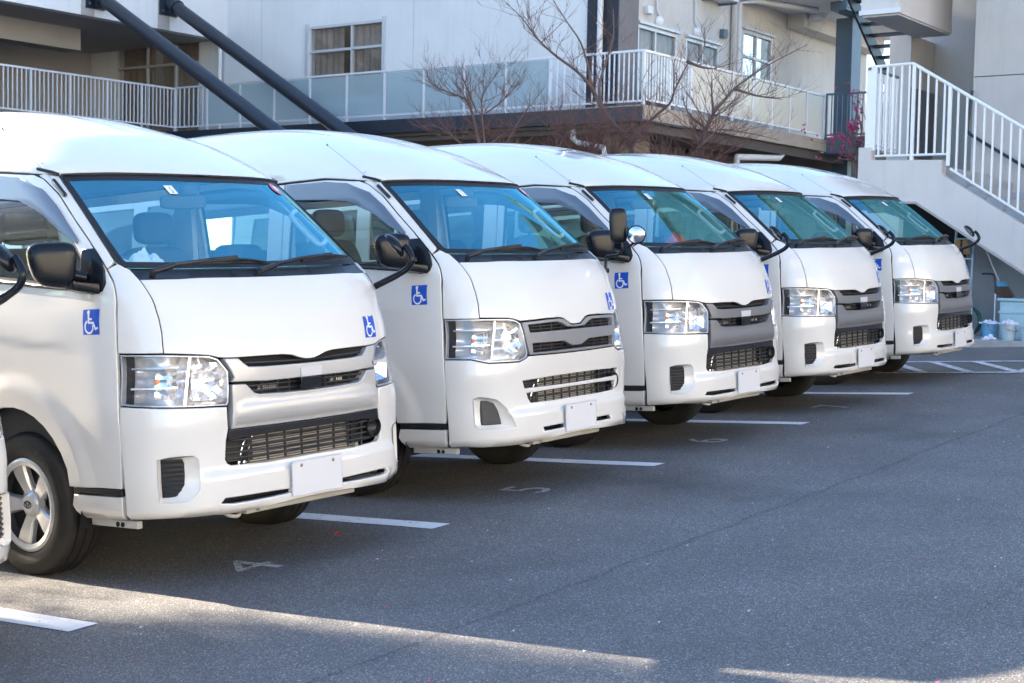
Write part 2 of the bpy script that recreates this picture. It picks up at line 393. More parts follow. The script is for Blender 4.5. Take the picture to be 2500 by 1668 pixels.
def roof_mesh():
    us = np.sin(np.linspace(-PI / 2, PI / 2, 49)); us = us * 0.55 + np.linspace(-1, 1, 49) * 0.45
    aH = us * 1.200; F0 = Sf(aH, np.full(len(us), HEAD_Z)) + Nf(aH, np.full(len(us), HEAD_Z)) * 0.004
    X = F0[:, 0] / F0[-1, 0]; yr = 4.66
    vsn = np.concatenate([np.linspace(0, 1, 34) ** 1.5 * 0.62, np.linspace(0.64, 1, 10)])
    Hc = pchip([0, .05, .15, .3, .5, .75, 1.0, 1.3, 1.7, 2.3, 4], [0, .024, .070, .136, .212, .290, .350, .397, .430, .450, .450])
    V = []
    for v in vsn:
        y = F0[:, 1] + (yr - F0[:, 1]) * v
        yg = F0[-1, 1] + (yr - F0[-1, 1]) * v
        zg = gut(yg); wx = float(Sf(np.array([Ay(yg, zg)]), np.array([zg]))[0][0]) + 0.006 * min(1.0, (yg - F0[-1, 1]) / 0.05)
        s = y - F0[:, 1]
        pr = np.maximum(1 - np.abs(X) ** 2.7, 0) ** (1 / 2.3)
        rear = 1 - 0.25 * smooth01((y - 4.2) / 0.46)
        Hh = Hc(s) * pr * rear
        # shallow lengthwise ribs
        rib = 0.006 * (np.exp(-((np.abs(X) - 0.42) / 0.06) ** 2) + np.exp(-(X / 0.06) ** 2)) * smooth01((s - 0.25) / 0.5)
        zb = zg + 0.002
        V.append(np.stack([X * wx, y, zb + Hh - rib], 1))
    V = np.array(V); nv, nu = V.shape[:2]
    global ROOF_EDGE
    ROOF_EDGE = [tuple(p) for p in V[:, -1]]
    F = [(i * nu + j, i * nu + j + 1, (i + 1) * nu + j + 1, (i + 1) * nu + j) for i in range(nv - 1) for j in range(nu - 1)]
    verts = V.reshape(-1, 3).tolist()
    # hem turned under along the front and sides
    ring = [(0, j) for j in range(nu)] + [(i, nu - 1) for i in range(1, nv)]
    ringL = [(i, 0) for i in range(nv - 1, 0, -1)]
    allr = ringL + ring; b = len(verts)
    for (i, j) in allr:
        p = V[i, j]; q = p.copy(); q[2] -= 0.010; q[0] *= 0.992; verts.append(q.tolist())
    for k in range(len(allr) - 1):
        i0 = allr[k][0] * nu + allr[k][1]; i1 = allr[k + 1][0] * nu + allr[k + 1][1]; F.append((i0, b + k, b + k + 1, i1))
    # closed tail
    tail = [((nv - 1) * nu + j) for j in range(nu)]; F.append(tuple(tail))
    me = bpy.data.meshes.new('roof'); me.from_pydata(verts, [], F); me.update()
    bm = bmesh.new(); bm.from_mesh(me); bmesh.ops.recalc_face_normals(bm, faces=bm.faces); bm.to_mesh(me); bm.free()
    me.shade_smooth(); me.set_sharp_from_angle(angle=R_(40)); me.materials.append(paint)
    return me

# outlines shared by both fronts (positive side, (a,z))
HOODSEAM = [(1.119,1.380),(1.098,1.328),(1.066,1.264),(1.038,1.2),(1.027,1.137),(1.024,1.050)]
HOODBOT_A = [(1.024,1.048),(.867,1.036),(.794,1.028),(.745,1.016),(.70,1.012),(.629,1.010),(.419,1.008),(.259,1.006),(.175,.999),(.105,.985),(.05,.977),(0,.975)]
HOODBOT_B = [(1.021,1.054),(.813,1.044),(.76,1.032),(.726,1.022),(.45,1.028),(.257,1.028),(.19,1.020),(.13,1.0),(.08,.984),(0,.981)]
HL_A = [(1.268,1.049),(1.028,1.041),(.80,1.025),(.748,1.008),(.693,.95),(.686,.88),(.687,.812),(.696,.797),(.90,.805),(1.126,.816),(1.264,.824)]
HL_B = [(1.270,1.051),(1.023,1.046),(.813,1.038),(.762,1.026),(.728,1.008),(.694,.918),(.667,.83),(.678,.808),(.738,.789),(.964,.794),(1.02,.806),(1.081,.819),(1.262,.824)]
WS_OUT = [(1.120,1.384),(1.141,1.428),(1.185,1.467),(1.195,1.59),(1.195,1.74),(1.192,1.87),(1.172,1.897)]

def flat_on(name, shapes, m, parent, off, frame):
    """small flat artwork laid on the body: shapes in unit square (0..1), frame maps to (a,z)"""
    mb = MB()
    for poly in shapes:
        q = densify([(x, y) for x, y in poly], 0.2) if False else poly
        vs = [S1(*frame(x, y), off) for x, y in q]; mb.add(vs, [tuple(range(len(vs)))])
    return mb.build(name, m, parent, 0)
def thick(p0, p1, w):
    dx, dy = p1[0] - p0[0], p1[1] - p0[1]; l = math.hypot(dx, dy); nx, ny = -dy / l * w / 2, dx / l * w / 2
    return [(p0[0] + nx, p0[1] + ny), (p0[0] - nx, p0[1] - ny), (p1[0] - nx, p1[1] - ny), (p1[0] + nx, p1[1] + ny)]
def wheelchair_shapes():
    S = []
    S.append([(0.36 + 0.085 * math.cos(t), 0.885 + 0.085 * math.sin(t)) for t in [2 * PI * i / 14 for i in range(14)]])
    S.append(thick((0.37, 0.84), (0.385, 0.46), 0.10)); S.append(thick((0.36, 0.615), (0.60, 0.615), 0.075))
    S.append(thick((0.35, 0.47), (0.68, 0.47), 0.085)); S.append(thick((0.66, 0.50), (0.80, 0.19), 0.085)); S.append(thick((0.775, 0.205), (0.93, 0.275), 0.075))
    cx, cy, ro, ri = 0.40, 0.305, 0.285, 0.205; t0, t1, n = R_(112), R_(382), 16
    for i in range(n):
        a, b = t0 + (t1 - t0) * i / n, t0 + (t1 - t0) * (i + 1) / n
        S.append([(cx + ro * math.cos(a), cy + ro * math.sin(a)), (cx + ro * math.cos(b), cy + ro * math.sin(b)), (cx + ri * math.cos(b), cy + ri * math.sin(b)), (cx + ri * math.cos(a), cy + ri * math.sin(a))])
    return S
def wheelchair_sticker(parent, frame):
    g = [[(i / 4, j / 4), ((i + 1) / 4, j / 4), ((i + 1) / 4, (j + 1) / 4), (i / 4, (j + 1) / 4)] for i in range(4) for j in range(4)]
    o = flat_on('wheelchair_sticker', g, blue_m, parent, 0.0015, frame); tag(o, 'blue square sticker with white wheelchair symbol')
    flat_on('wheelchair_symbol', wheelchair_shapes(), white_m, o, 0.0030, frame)
    return o

def headlamp(t, s, kind):
    out = HL_A if kind == 'A' else HL_B
    P = out if s > 0 else mirror_poly(out)
    mp = lambda p: p if s > 0 else mirror_poly(p)
    root = panel('headlight', P, gl_lens, t, off=0.001, depth=0.006, bev=0.003)
    q = [(a * SC, z) for a, z in P]
    if area(q) < 0: q.reverse()
    inn = [(x / SC, z) for x, z in inset(q, 0.007)]
    panel('lamp_bezel', P, lampdark, root, off=-0.006, depth=0.085, holes=[inn], bev=0.001, h=0.05, holedepth=0.085)
    deep = [(x / SC, z) for x, z in inset(q, 0.006)]
    panel('lamp_housing', deep, lampgrey, root, off=-0.080, lip=False, bev=0.0005, relief=lambda a, z: 0.006 * np.sin(z * 260) + 0.004 * np.sin(a * 150))
    split = 0.905 if kind == 'A' else 0.93
    # divider between the indicator chamber and the main bowl
    def dv(z): return s * (split + (0.92 - z) * 0.10)
    zt, zb = 1.030, 0.812
    mb = MB(); vs = []
    for o in (-0.014, -0.080):
        for w in (-0.006, 0.006):
            for z in (zb, zt): vs.append(S1(dv(z) + w, z, o))
    mb.add(vs, [(0, 1, 3, 2), (0, 4, 5, 1), (2, 3, 7, 6), (1, 5, 7, 3), (0, 2, 6, 4)]); mb.build('lamp_divider', chrome, root, 0)
    # main reflector bowl
    ac, zc = (0.800, 0.912) if kind == 'A' else (0.792, 0.918)
    cpos = S1(s * ac, zc, -0.050); n = N1(s * ac, zc); n = Vector((n.x * 0.55, n.y, 0)).normalized()
    rot = n.to_track_quat('Z', 'Y').to_matrix().to_4x4(); Mx = Matrix.Translation(cpos) @ rot
    R = 0.084 if kind == 'A' else 0.082
    mb = MB(); prof = [(R * k / 10, -0.055 + 0.075 * (k / 10) ** 2) for k in range(1, 11)]
    nn = 40; vs = []; fs = []
    for k in range(nn):
        tt = 2 * PI * k / nn; ct, st_ = math.cos(tt), math.sin(tt)
        sq = 1.0 / max(abs(ct), abs(st_)) if kind == 'A' else 1.0
        sq = 1 + (sq - 1) * (0.75 if kind == 'A' else 0)
        for i, (r, hh) in enumerate(prof):
            fac = 0.0012 * math.sin(tt * 18) * (i / 9)
            vs.append((r * ct * (1 + (sq - 1) * i / 9), r * st_ * (1 + (sq - 1) * i / 9), hh + fac))
    m_ = len(prof)
    for k in range(nn):
        j = (k + 1) % nn
        for i in range(m_ - 1): fs.append((k * m_ + i, j * m_ + i, j * m_ + i + 1, k * m_ + i + 1))
    fs.append(tuple(k * m_ for k in range(nn)))
    mb.add(vs, fs, Mx); mb.build('reflector_bowl', chrome, root, 40)
    MB().lathe([(0.0, 0.01), (0.012, 0.008), (0.014, -0.04)], 14, Mx).build('bulb', chrome, root, 40)
    # indicator chamber: amber bulb, shelf bars and ribs
    ai, zi = 1.075, 0.925
    p = S1(s * ai, zi, -0.045); MB().lathe([(0.0, 0.018), (0.010, 0.015), (0.014, 0.0), (0.010, -0.02)], 14, Matrix.Translation(p) @ N1(s * ai, zi).to_track_quat('Z', 'Y').to_matrix().to_4x4()).build('indicator_bulb', amber, root, 60)
    for z0, m2 in ((0.985, lampdark), (0.895, lampgrey)):
        p0, p1 = [(s * 0.955, z0), (s * 1.225, z0)], 0
        vs = []
        for o in (-0.022, -0.075):
            for dz in (-0.004, 0.004):
                for k in range(7): a = s * (0.955 + 0.27 * k / 6); vs.append(S1(a, z0 + dz, o - 0.012 * k / 6))
        fs = []
        for i in range(6): fs += [(i, i + 1, 7 + i + 1, 7 + i), (i, i + 1, 14 + i + 1, 14 + i), (7 + i, 7 + i + 1, 21 + i + 1, 21 + i)]
        MB().add(vs, fs).build('lamp_shelf', m2, root, 0)
    # curved chrome shell round the indicator bulb
    vs = []; fs = []
    for i in range(9):
        z = 0.85 + 0.135 * i / 8
        for j in range(7): a = s * (0.965 + 0.12 * j / 6); vs.append(S1(a, z, -0.072 + 0.035 * ((j - 3) / 3) ** 2 * 0.6 + 0.004 * (i % 2)))
    for i in range(8):
        for j in range(6): fs.append((i * 7 + j, i * 7 + j + 1, (i + 1) * 7 + j + 1, (i + 1) * 7 + j))
    MB().add(vs, fs).build('indicator_reflector', chrome, root, 20)
    return root

def wheel_part(t, x, y, sgn, front):
    KS = TYRE_R / 0.328
    Mw = Matrix.Translation((x, y, HUB_Z)) @ Matrix.Rotation(sgn * PI / 2, 4, 'Y') @ Matrix.Diagonal((KS, KS, 1, 1)); TR = 0.328
    w = 0.106
    prof = [(0.205, -w * 0.72), (0.214, -w * 0.92), (0.235, -w), (0.275, -w * 1.0), (0.305, -w * 0.93), (0.319, -w * 0.80)]
    for k, r in ((-0.55, TR), (-0.50, TR), (-0.48, TR - .009), (-0.42, TR - .009), (-0.40, TR), (-.05, TR), (-.03, TR - .009), (.03, TR - .009), (.05, TR), (.40, TR), (.42, TR - .009), (.48, TR - .009), (.50, TR), (.55, TR)): prof.append((r, w * k))
    prof += [(0.319, w * 0.80), (0.305, w * 0.93), (0.275, w * 1.0), (0.268, w * 1.015), (0.235, w), (0.218, w * 0.92), (0.208, w * 0.72)]
    root = MB().lathe(prof, 56, Mw).build('wheel', tyre_m, t, 35)
    dish = [(0.0, w * 0.30), (0.20, w * 0.30), (0.210, w * 0.62)]
    MB().lathe(dish, 32, Mw).build('wheel_back', hub_dark, root)
    MB().lathe([(0.178, w * 0.88), (0.200, w * 0.97), (0.212, w * 0.90), (0.214, w * 0.80), (0.206, w * 0.74)], 48, Mw).build('rim_ring', hub_m, root)
    for k in range(5):
        Mk = Mw @ Matrix.Rotation(2 * PI * k / 5 + 0.35, 4, 'Z')
        vs = []; 
        for (r, hw, hh) in ((0.045, 0.030, 0.062), (0.09, 0.033, 0.075), (0.14, 0.042, 0.085), (0.190, 0.052, 0.088)):
            vs += [(r, -hw, hh - .012), (r, -hw * 0.8, hh), (r, hw * 0.8, hh), (r, hw, hh - .012), (r, hw, hh - .035), (r, -hw, hh - .035)]
        fs = []
        for i in range(3):
            for j in range(6): fs.append((i * 6 + j, i * 6 + (j + 1) % 6, (i + 1) * 6 + (j + 1) % 6, (i + 1) * 6 + j))
        fs.append(tuple(range(5, -1, -1))); fs.append(tuple(18 + j for j in range(6)))
        MB().add(vs, fs, Mk).build('spoke', hub_m, root, 30)
    MB().lathe([(0.0, 0.086), (0.040, 0.086), (0.046, 0.080), (0.056, 0.066), (0.075, 0.060), (0.080, 0.045)], 36, Mw).build('hub_cap', hub_m, root, 30)
    mb = MB()                                            # oval emblem on the cap
    for rx, ry, cy in ((0.026, 0.017, 0), (0.009, 0.016, 0), (0.018, 0.008, 0.006)):
        mb.tube([(cy + ry * math.cos(q), rx * math.sin(q), 0.0875) for q in [2 * PI * i / 20 for i in range(21)]], 0.0016, 5, False, Mw)
    mb.build('hub_emblem', hub_dark, root, 60)
    if front and sgn < 0:
        for txt, ang, sz in (('SP 175 N', R_(37), 0.036), ('DUNLOP', R_(228), 0.040)):
            v, f = textmesh(txt, sz); rr = 0.288; vs = []
            for (x_, y_, z_) in v:
                th = ang + x_ / rr; r = rr - 0.012 + y_
                # local Z of wheel points outwards (-X); angles measured from up, clockwise seen from outside
                up, rt = r * math.cos(th), r * math.sin(th)
                vs.append((x - w * 1.022, y - rt, HUB_Z + up))
            MB().add(vs, f).build('tyre_lettering', tyre_txt, root, 0)
    return root

def curved_tube(pts, r, n=10, sub=6):
    P = [Vector(p) for p in pts]; out = []
    for i in range(len(P) - 1):
        p0 = P[max(i - 1, 0)]; p1 = P[i]; p2 = P[i + 1]; p3 = P[min(i + 2, len(P) - 1)]
        for k in range(sub):
            t = k / sub
            out.append(0.5 * ((2 * p1) + (-p0 + p2) * t + (2 * p0 - 5 * p1 + 4 * p2 - p3) * t * t + (-p0 + 3 * p1 - 3 * p2 + p3) * t ** 3))
    out.append(P[-1]); return out
def rounded_block(sx, sy, sz, e=0.35, nu=20, nv=14):
    """superellipsoid-ish pillow with squarish outline"""
    vs = []; fs = []
    def p(v, k): return math.copysign(abs(v) ** k, v)
    for i in range(nv + 1):
        ph = -PI / 2 + PI * i / nv
        for j in range(nu):
            th = 2 * PI * j / nu; vs.append((sx * p(math.cos(ph), e) * p(math.cos(th), e), sy * p(math.cos(ph), e) * p(math.sin(th), e), sz * p(math.sin(ph), e)))
    for i in range(nv):
        for j in range(nu): fs.append((i * nu + j, i * nu + (j + 1) % nu, (i + 1) * nu + (j + 1) % nu, (i + 1) * nu + j))
    return vs, fs

ROOF = roof_mesh()
def build_van(kind, grille_mat, label, group):
    t = empty('parked_van', label, 'van', None, group)
    hoodbot = HOODBOT_A if kind == 'A' else HOODBOT_B
    # ---- front body panels
    top = [(1.119,1.380),(.833,1.375),(.5,1.371),(0,1.370)]
    hood = sym([(0, 1.370)] + top[::-1][1:] + HOODSEAM[1:] + hoodbot)
    panel('hood', hood, paint, t, relief=lambda a, z: 0.006 * smooth01((z - 1.12) / 0.1) * smooth01((0.95 - np.abs(a)) / 0.15))
    for s in (-1, 1):
        mp = (lambda p: p) if s > 0 else mirror_poly
        seamL = [(a + 0.005, z) for a, z in HOODSEAM]
        gap = [(a - 0.004, z) for a, z in GAPA]
        fen = [(1.262,1.434),(1.190,1.458),(1.158,1.437),(1.146,1.428),(1.125,1.384)] + seamL[1:] + [(1.030,1.049)] + [(gap[4][0], 1.056)] + gap[5:8]
        panel('front_fender', mp(fen), paint, t)
        ap = [(1.200,1.470),(1.262,1.440)] + gap[9:13] + [(1.345,1.920),(1.262,1.905),(1.196,1.893),(1.199,1.87),(1.202,1.74),(1.202,1.59)]
        panel('a_pillar', mp(ap), paint, t)
        headlamp(t, s, kind)
    # ---- windscreen
    wsb = [(1.158,1.438),(.9,1.427),(.5,1.424),(0,1.423)]
    ws = sym([(0,1.423)] + wsb[::-1][1:] + WS_OUT[2:] + [(.9,1.898),(.45,1.898),(0,1.898)])
    w = panel('windscreen', ws, gl_ws, t, off=-0.006, depth=0.004, bev=0.002, h=0.05)
    q = [(a * SC, z) for a, z in ws]
    if area(q) < 0: q.reverse()
    ring_in = [(x / SC, z) for x, z in inset(densify([(x / SC, z) for x, z in q], 0.05) and [(a * SC, z) for a, z in densify([(x / SC, z) for x, z in q], 0.05)], 0.030)]
    panel('windscreen_border', ws, rubber, w, off=-0.0045, holes=[ring_in], depth=0.002, bev=0.001, h=0.06, lip=False)
    strip('windscreen_seal', [(-p[0], p[1]) for p in reversed(WS_OUT[1:])] [::-1] [::1] and ([(-1.158,1.438)] + [(-a, z) for a, z in WS_OUT[2:]] + [(-.9,1.900),(-.45,1.900),(0,1.900),(.45,1.900),(.9,1.900)] + WS_OUT[2:][::-1] + [(1.158,1.438)]), 0.007, rubber, w, -0.001)
    cowl = sym([(0,1.372)] + [(a, z + 0.003) for a, z in top[::-1][1:]] + [(1.143,1.428),(1.156,1.436),(.9,1.425),(.5,1.422),(0,1.421)])
    panel('cowl', cowl, plastic_blk, t, off=-0.012, bev=0.002, relief=lambda a, z: 0.010 * smooth01((1.395 - z) / 0.02))
    for i in range(10): box('cowl_vent', dark, -0.16 + i * 0.034, -0.14 + i * 0.034, 0.222, 0.236, 1.402, 1.405, t)
    # sun strip sensor box and mirror behind the glass
    mb = MB(); vs, fs = rounded_block(0.055, 0.03, 0.035, 0.5); mb.add(vs, fs, Matrix.Translation((0.0, 0.80, 1.84))); mb.build('sensor_box', interior, t, 60)
    mb = MB(); vs, fs = rounded_block(0.12, 0.018, 0.036, 0.4); mb.add(vs, fs, Matrix.Translation((-0.02, 0.83, 1.775)) @ Matrix.Rotation(-0.35, 4, 'Z')); mb.build('rear_view_mirror', interior, t, 60)
    # ---- wipers
    for pv, kn, en, b0, b1 in (((-1.049,1.399), (-.932,1.424), (-.429,1.451), (-.801,1.434), (-.047,1.424)), ((-.264,1.386), (.0,1.412), (.779,1.457), (.41,1.432), (.948,1.450))):
        wr = MB().tube(sline([pv, kn], 0.020) , 0.014, 8).build('wiper', plastic_blk, t, 60)
        MB().tube(sline([kn, ((kn[0] + en[0]) / 2, (kn[1] + en[1]) / 2 + 0.004), en], 0.026), 0.0105, 6).build('wiper_arm', plastic_blk, wr, 60)
        MB().tube(sline([b0, ((b0[0] + b1[0]) / 2, (b0[1] + b1[1]) / 2 + 0.005), b1], 0.016), 0.0085, 6).build('wiper_blade', rubber, wr, 60)
        md = ((b0[0] + b1[0]) / 2, (b0[1] + b1[1]) / 2)
        br = []
        for k in range(9):
            u = k / 8; br.append(S1(b0[0] + (b1[0] - b0[0]) * u, b0[1] + (b1[1] - b0[1]) * u + 0.005 * math.sin(PI * u), 0.018 + 0.016 * math.sin(PI * u)))
        MB().tube(br, 0.0065, 6).build('wiper_bridge', plastic_blk, wr, 60)
        MB().lathe([(0, .018), (.010, .016), (.014, 0), (.014, -.02)], 12, Matrix.Translation(S1(*pv, 0.012)) @ N1(*pv).to_track_quat('Z', 'Y').to_matrix().to_4x4()).build('wiper_pivot', plastic_blk, wr, 50)
    for a in (-.53, .45): MB().lathe([(0, .012), (.009, .010), (.012, 0)], 10, Matrix.Translation(S1(a, 1.392, 0.0)) @ N1(a, 1.392).to_track_quat('Z', 'Y').to_matrix().to_4x4()).build('washer_nozzle', plastic_blk, t, 60)
    # windscreen stickers
    fr = lambda x, y: (-.545 + x * .085, 1.795 + y * .045)
    o = flat_on('inspection_label', [[(0, 0), (1, 0), (1, 1), (0, 1)]], white_m, w, -0.001, fr)
    v, f = textmesh('5', 0.9); flat = MB().add([S1(*fr(0.5 + p[0] * 0.55, 0.12 + p[1] * 1.1), 0.0005) for p in v], f).build('label_number', interior, w, 0)
    fr2 = lambda x, y: (.86 + x * .10, 1.815 + y * .062)
    disc = lambda r: [(0.5 + r * math.cos(q_), 0.5 + r * math.sin(q_)) for q_ in [2 * PI * i / 20 for i in range(20)]]
    flat_on('round_label', [disc(0.5)], pink_m, w, -0.001, fr2); flat_on('round_label_centre', [disc(0.24)], white_m, w, 0.0005, fr2)
    # ---- dark structure behind the front panels
    panel('inner_front', sym([(0, 1.36), (1.10, 1.36), (1.30, 1.30), (1.35, 0.35), (0, 0.35)]), dark, t, off=-0.115, lip=False, h=0.08, bev=0.001)
    for s in (-1, 1):
        mp = (lambda p: p) if s > 0 else mirror_poly
        panel('inner_pillar', mp([(1.19,1.43),(1.34,1.38),(1.34,1.60),(1.34,1.80),(1.38,1.90),(1.20,1.90),(1.205,1.74),(1.205,1.59)]), dark, t, off=-0.03, lip=False, h=0.08, bev=0.001)
        panel('door_jamb', mp([(1.20,1.42),(1.36,1.38),(1.36,.31),(1.20,.31)]), dark, t, off=-0.035, lip=False, h=0.08, bev=0.001)
    # ---- radiator behind the grille
    rad = MB().box(-0.36, 0.36, 0.102, 0.115, 0.50, 0.68).build('radiator', alu, t)
    mb = MB()
    for i in range(17): mb.box(-0.355, 0.355, 0.094, 0.102, 0.503 + i * 0.0104, 0.507 + i * 0.0104)
    mb.build('radiator_fins', hub_dark, rad, 0)
    MB().tube(curved_tube([(-.40, .09, .52), (-.38, .08, .60), (-.35, .08, .655), (-.32, .085, .66)], 0), 0.009, 8).build('coolant_pipe', chrome, t, 60)
    MB().tube(curved_tube([(-.375, .085, .52), (-.34, .08, .60), (-.31, .08, .67)], 0), 0.008, 8).build('coolant_pipe', chrome, t, 60)
    MB().box(0.365, 0.385, 0.085, 0.105, 0.50, 0.68).build('radiator_tank', under_m, t)
    MB().lathe([(0, .0), (.03, .002), (.045, .012), (.05, .04)], 24, Matrix.Translation((.455, .075, .60)) @ Matrix.Rotation(PI / 2, 4, 'X')).build('horn', plastic_blk, t, 40)
    # ---- fronts
    if kind == 'A':
        gb = [(.628,1.004),(.597,.982),(.562,.963),(.456,.958),(.25,.956),(0,.955)]
        up = sym([(0,.889),(.43,.890),(.674,.900),(.656,.921),(.715,1.001)] + [(.722,1.008)] + gb)
        g1 = panel('grille_upper_bar', up, grille_mat, t, off=0.004, depth=0.045, bev=0.006)
        lo = sym([(0,.684),(.35,.685),(.680,.689),(.666,.806),(.672,.888),(.583,.885),(.524,.843),(.488,.834),(.30,.828),(0,.825)])
        panel('grille_lower_panel', lo, grille_mat, t, off=0.006, depth=0.05, bev=0.006, relief=lambda a, z: 0.016 * smooth01((0.80 - z) / 0.03) * smooth01((z - 0.70) / 0.02) * 0.5 + 0.010 * smooth01((z - 0.76) / 0.06) * 0)
        box('grille_backing', dark, -.44, .44, .055, .065, .80, 1.01, t)
        for z in (.872, .848): MB().tube(sline([(-.56, z), (0, z), (.56, z)], -0.022), 0.0055, 6).build('grille_slat', plastic_blk, t, 60)
        for a in (-.44, -.30, -.19, .19, .30, .44): MB().tube(sline([(a, .832), (a, .89)], -0.026), 0.0045, 6).build('grille_slat', plastic_blk, t, 60)
        for z in (.982,): MB().tube(sline([(-.58, z), (0, z - .012), (.58, z)], -0.024), 0.006, 6).build('grille_slat', plastic_blk, t, 60)
        for i in range(9):
            for z in (.852, .868): box('heater_fin', alu, -.30 + i * .013, -.296 + i * .013, .035, .05, z - .006, z + .006, t)
        for i in range(5): box('heater_fin', alu, .17 + i * .016, .178 + i * .016, .035, .05, .848, .872, t)
        e = panel('emblem_plate', [(-.112,.892),(.105,.892),(.112,.936),(-.118,.936)], mat('blank_emblem', (.60, .60, .61), .35), t, off=0.010, depth=0.008, bev=0.003)
        panel('emblem_lower', [(-.108,.836),(.100,.836),(.105,.8905),(-.112,.8905)], mat('gloss_black', (.01, .01, .012), .12, coat=.5), t, off=0.008, depth=0.01, bev=0.003)
        # black strip and lower grille
        panel('grille_dark_strip', sym([(0,.646),(.38,.646),(.55,.644),(.700,.633),(.690,.686),(.35,.682),(0,.680)]), mat('satin_black', (.012, .013, .016), .3, coat=.2), t, off=0.0, depth=0.04, bev=0.004)
        for z in (.632, .604, .578, .552): MB().tube(sline([(-.712, z), (-.4, z - .004), (0, z - .005), (.4, z - .004), (.712, z)], -0.016), 0.0058, 6).build('lower_grille_slat', plastic_blk, t, 60)
        for a in (-.56, -.40, -.235, -.06, .12, .29, .44, .57): MB().tube(sline([(a, .522), (a, .645)], -0.026), 0.0062, 6).build('lower_grille_upright', plastic_blk, t, 60)
        for s in (-1, 1): panel('grille_cheek', ([(.50,.53),(.70,.535),(.705,.64),(.50,.645)] if s > 0 else mirror_poly([(.50,.53),(.70,.535),(.705,.64),(.50,.645)])), plastic_blk, t, off=-0.045, depth=0.01, bev=0.002)
        bump_top = [(1.262,.817),(1.126,.810),(.90,.799),(.698,.790),(.693,.69),(.710,.636),(.724,.552),(.715,.535),(.694,.524),(.449,.514),(.2,.515),(0,.516)]
        slot = [(.772,.362),(.744,.381),(.5,.379),(.25,.375),(.262,.357),(.5,.354),(.70,.354)]
        fogb = [(1.058,.578),(1.0,.586),(.93,.587),(.885,.584),(.868,.566),(.868,.50),(.873,.435),(.90,.405),(.935,.386),(1.0,.384),(1.062,.387),(1.066,.48)]
        fog = [(1.052,.574),(1.0,.574),(.955,.574),(.938,.572),(.930,.556),(.932,.50),(.938,.458),(.958,.432),(.985,.408),(1.02,.405),(1.058,.405),(1.058,.48)]
    else:
        g = sym([(0,.815),(.35,.816),(.652,.820),(.690,.915),(.720,1.012),(.45,1.018),(.262,1.019),(.195,1.012),(.135,.992),(.085,.977),(0,.974)])
        h1 = sym([(0,.950),(.35,.949),(.648,.949),(.664,.995),(.45,1.000),(.30,1.002),(.235,.990),(.15,.966),(0,.962)])
        h2 = sym([(0,.830),(.35,.829),(.615,.830),(.625,.885),(.40,.884),(.21,.882),(.14,.864),(.085,.851),(0,.850)])
        panel('grille', g, grille_mat, t, off=0.004, depth=0.04, holes=[h1, h2], bev=0.005, holedepth=0.03)
        box('grille_backing', dark, -.44, .44, .055, .065, .80, 1.01, t)
        for z in (.845, .865, .966, .986): MB().tube(sline([(-.62, z), (0, z), (.62, z)], -0.022), 0.0045, 6).build('grille_slat', plastic_blk, t, 60)
        for a in (-.5, -.35, -.2, 0, .2, .35, .5):
            MB().tube(sline([(a, .832), (a, .882)], -0.026), 0.0045, 6).build('grille_slat', plastic_blk, t, 60)
            MB().tube(sline([(a, .952), (a, .998)], -0.026), 0.0045, 6).build('grille_slat', plastic_blk, t, 60)
        op1 = sym([(0,.622),(.4,.623),(.700,.626),(.716,.672),(.4,.678),(0,.679)])
        op2 = sym([(0,.535),(.45,.535),(.65,.538),(.674,.566),(.684,.596),(.4,.600),(0,.600)])
        for z in (.650, .568): MB().tube(sline([(-.70, z), (0, z), (.70, z)], -0.018), 0.005, 6).build('lower_grille_slat', plastic_blk, t, 60)
        for a in (-.56, -.44, -.32, -.19, -.05, .09, .22, .34, .45, .55, .63): MB().tube(sline([(a, .53), (a, .68)], -0.026), 0.006, 6).build('lower_grille_upright', plastic_blk, t, 60)
        for s in (-1, 1): panel('grille_cheek', ([(.50,.53),(.70,.535),(.705,.675),(.50,.675)] if s > 0 else mirror_poly([(.50,.53),(.70,.535),(.705,.675),(.50,.675)])), plastic_blk, t, off=-0.045, depth=0.01, bev=0.002)
        bump_top = [(1.262,.817),(1.081,.812),(1.02,.799),(.964,.787),(.738,.782),(.676,.800),(.655,.812),(.35,.808),(0,.807)]
        slot = [(.545,.366),(.545,.386),(.40,.387),(.25,.388),(.272,.368),(.40,.366)]
        fogb = [(1.072,.585),(1.035,.596),(.985,.590),(.925,.576),(.862,.524),(.822,.448),(.800,.408),(.90,.408),(1.0,.412),(1.050,.414),(1.074,.440),(1.076,.52)]
        fog = [(1.030,.568),(1.025,.575),(.982,.571),(.937,.557),(.910,.518),(.892,.450),(.888,.430),(.94,.430),(1.0,.430),(1.033,.432),(1.039,.45),(1.038,.52)]
    bot = [(0,.327),(.232,.325),(.592,.312),(.80,.306),(.977,.302),(1.111,.300),(1.262,.297)]
    bumper = sym(bot and ([(0, .327)] + bot[1:] + bump_top))
    holes = [slot, mirror_poly(slot), fogb, mirror_poly(fogb)]
    if kind == 'B': holes += [op1, op2]
    def brel(a, z):
        b = np.abs(a)
        chin = 0.022 * smooth01((0.372 - z) / 0.012) * smooth01((0.80 - b) / 0.05) * (1 if kind == 'A' else 1)
        shelf = 0.012 * smooth01((0.50 - z) / 0.02) * smooth01((1.05 - b) / 0.25)
        tucked = -0.03 * smooth01((0.325 - z) / 0.03)
        lip = 0.022 * smooth01((0.345 - z) / 0.02) * smooth01((b - 0.72) / 0.1) * smooth01((1.2 - b) / 0.2) if kind == 'B' else 0
        return chin * 0.6 + shelf + tucked + lip
    bp = panel('bumper', bumper, paint, t, depth=0.03, holes=holes, bev=0.006, relief=brel, h=0.035, holedepth=0.025)
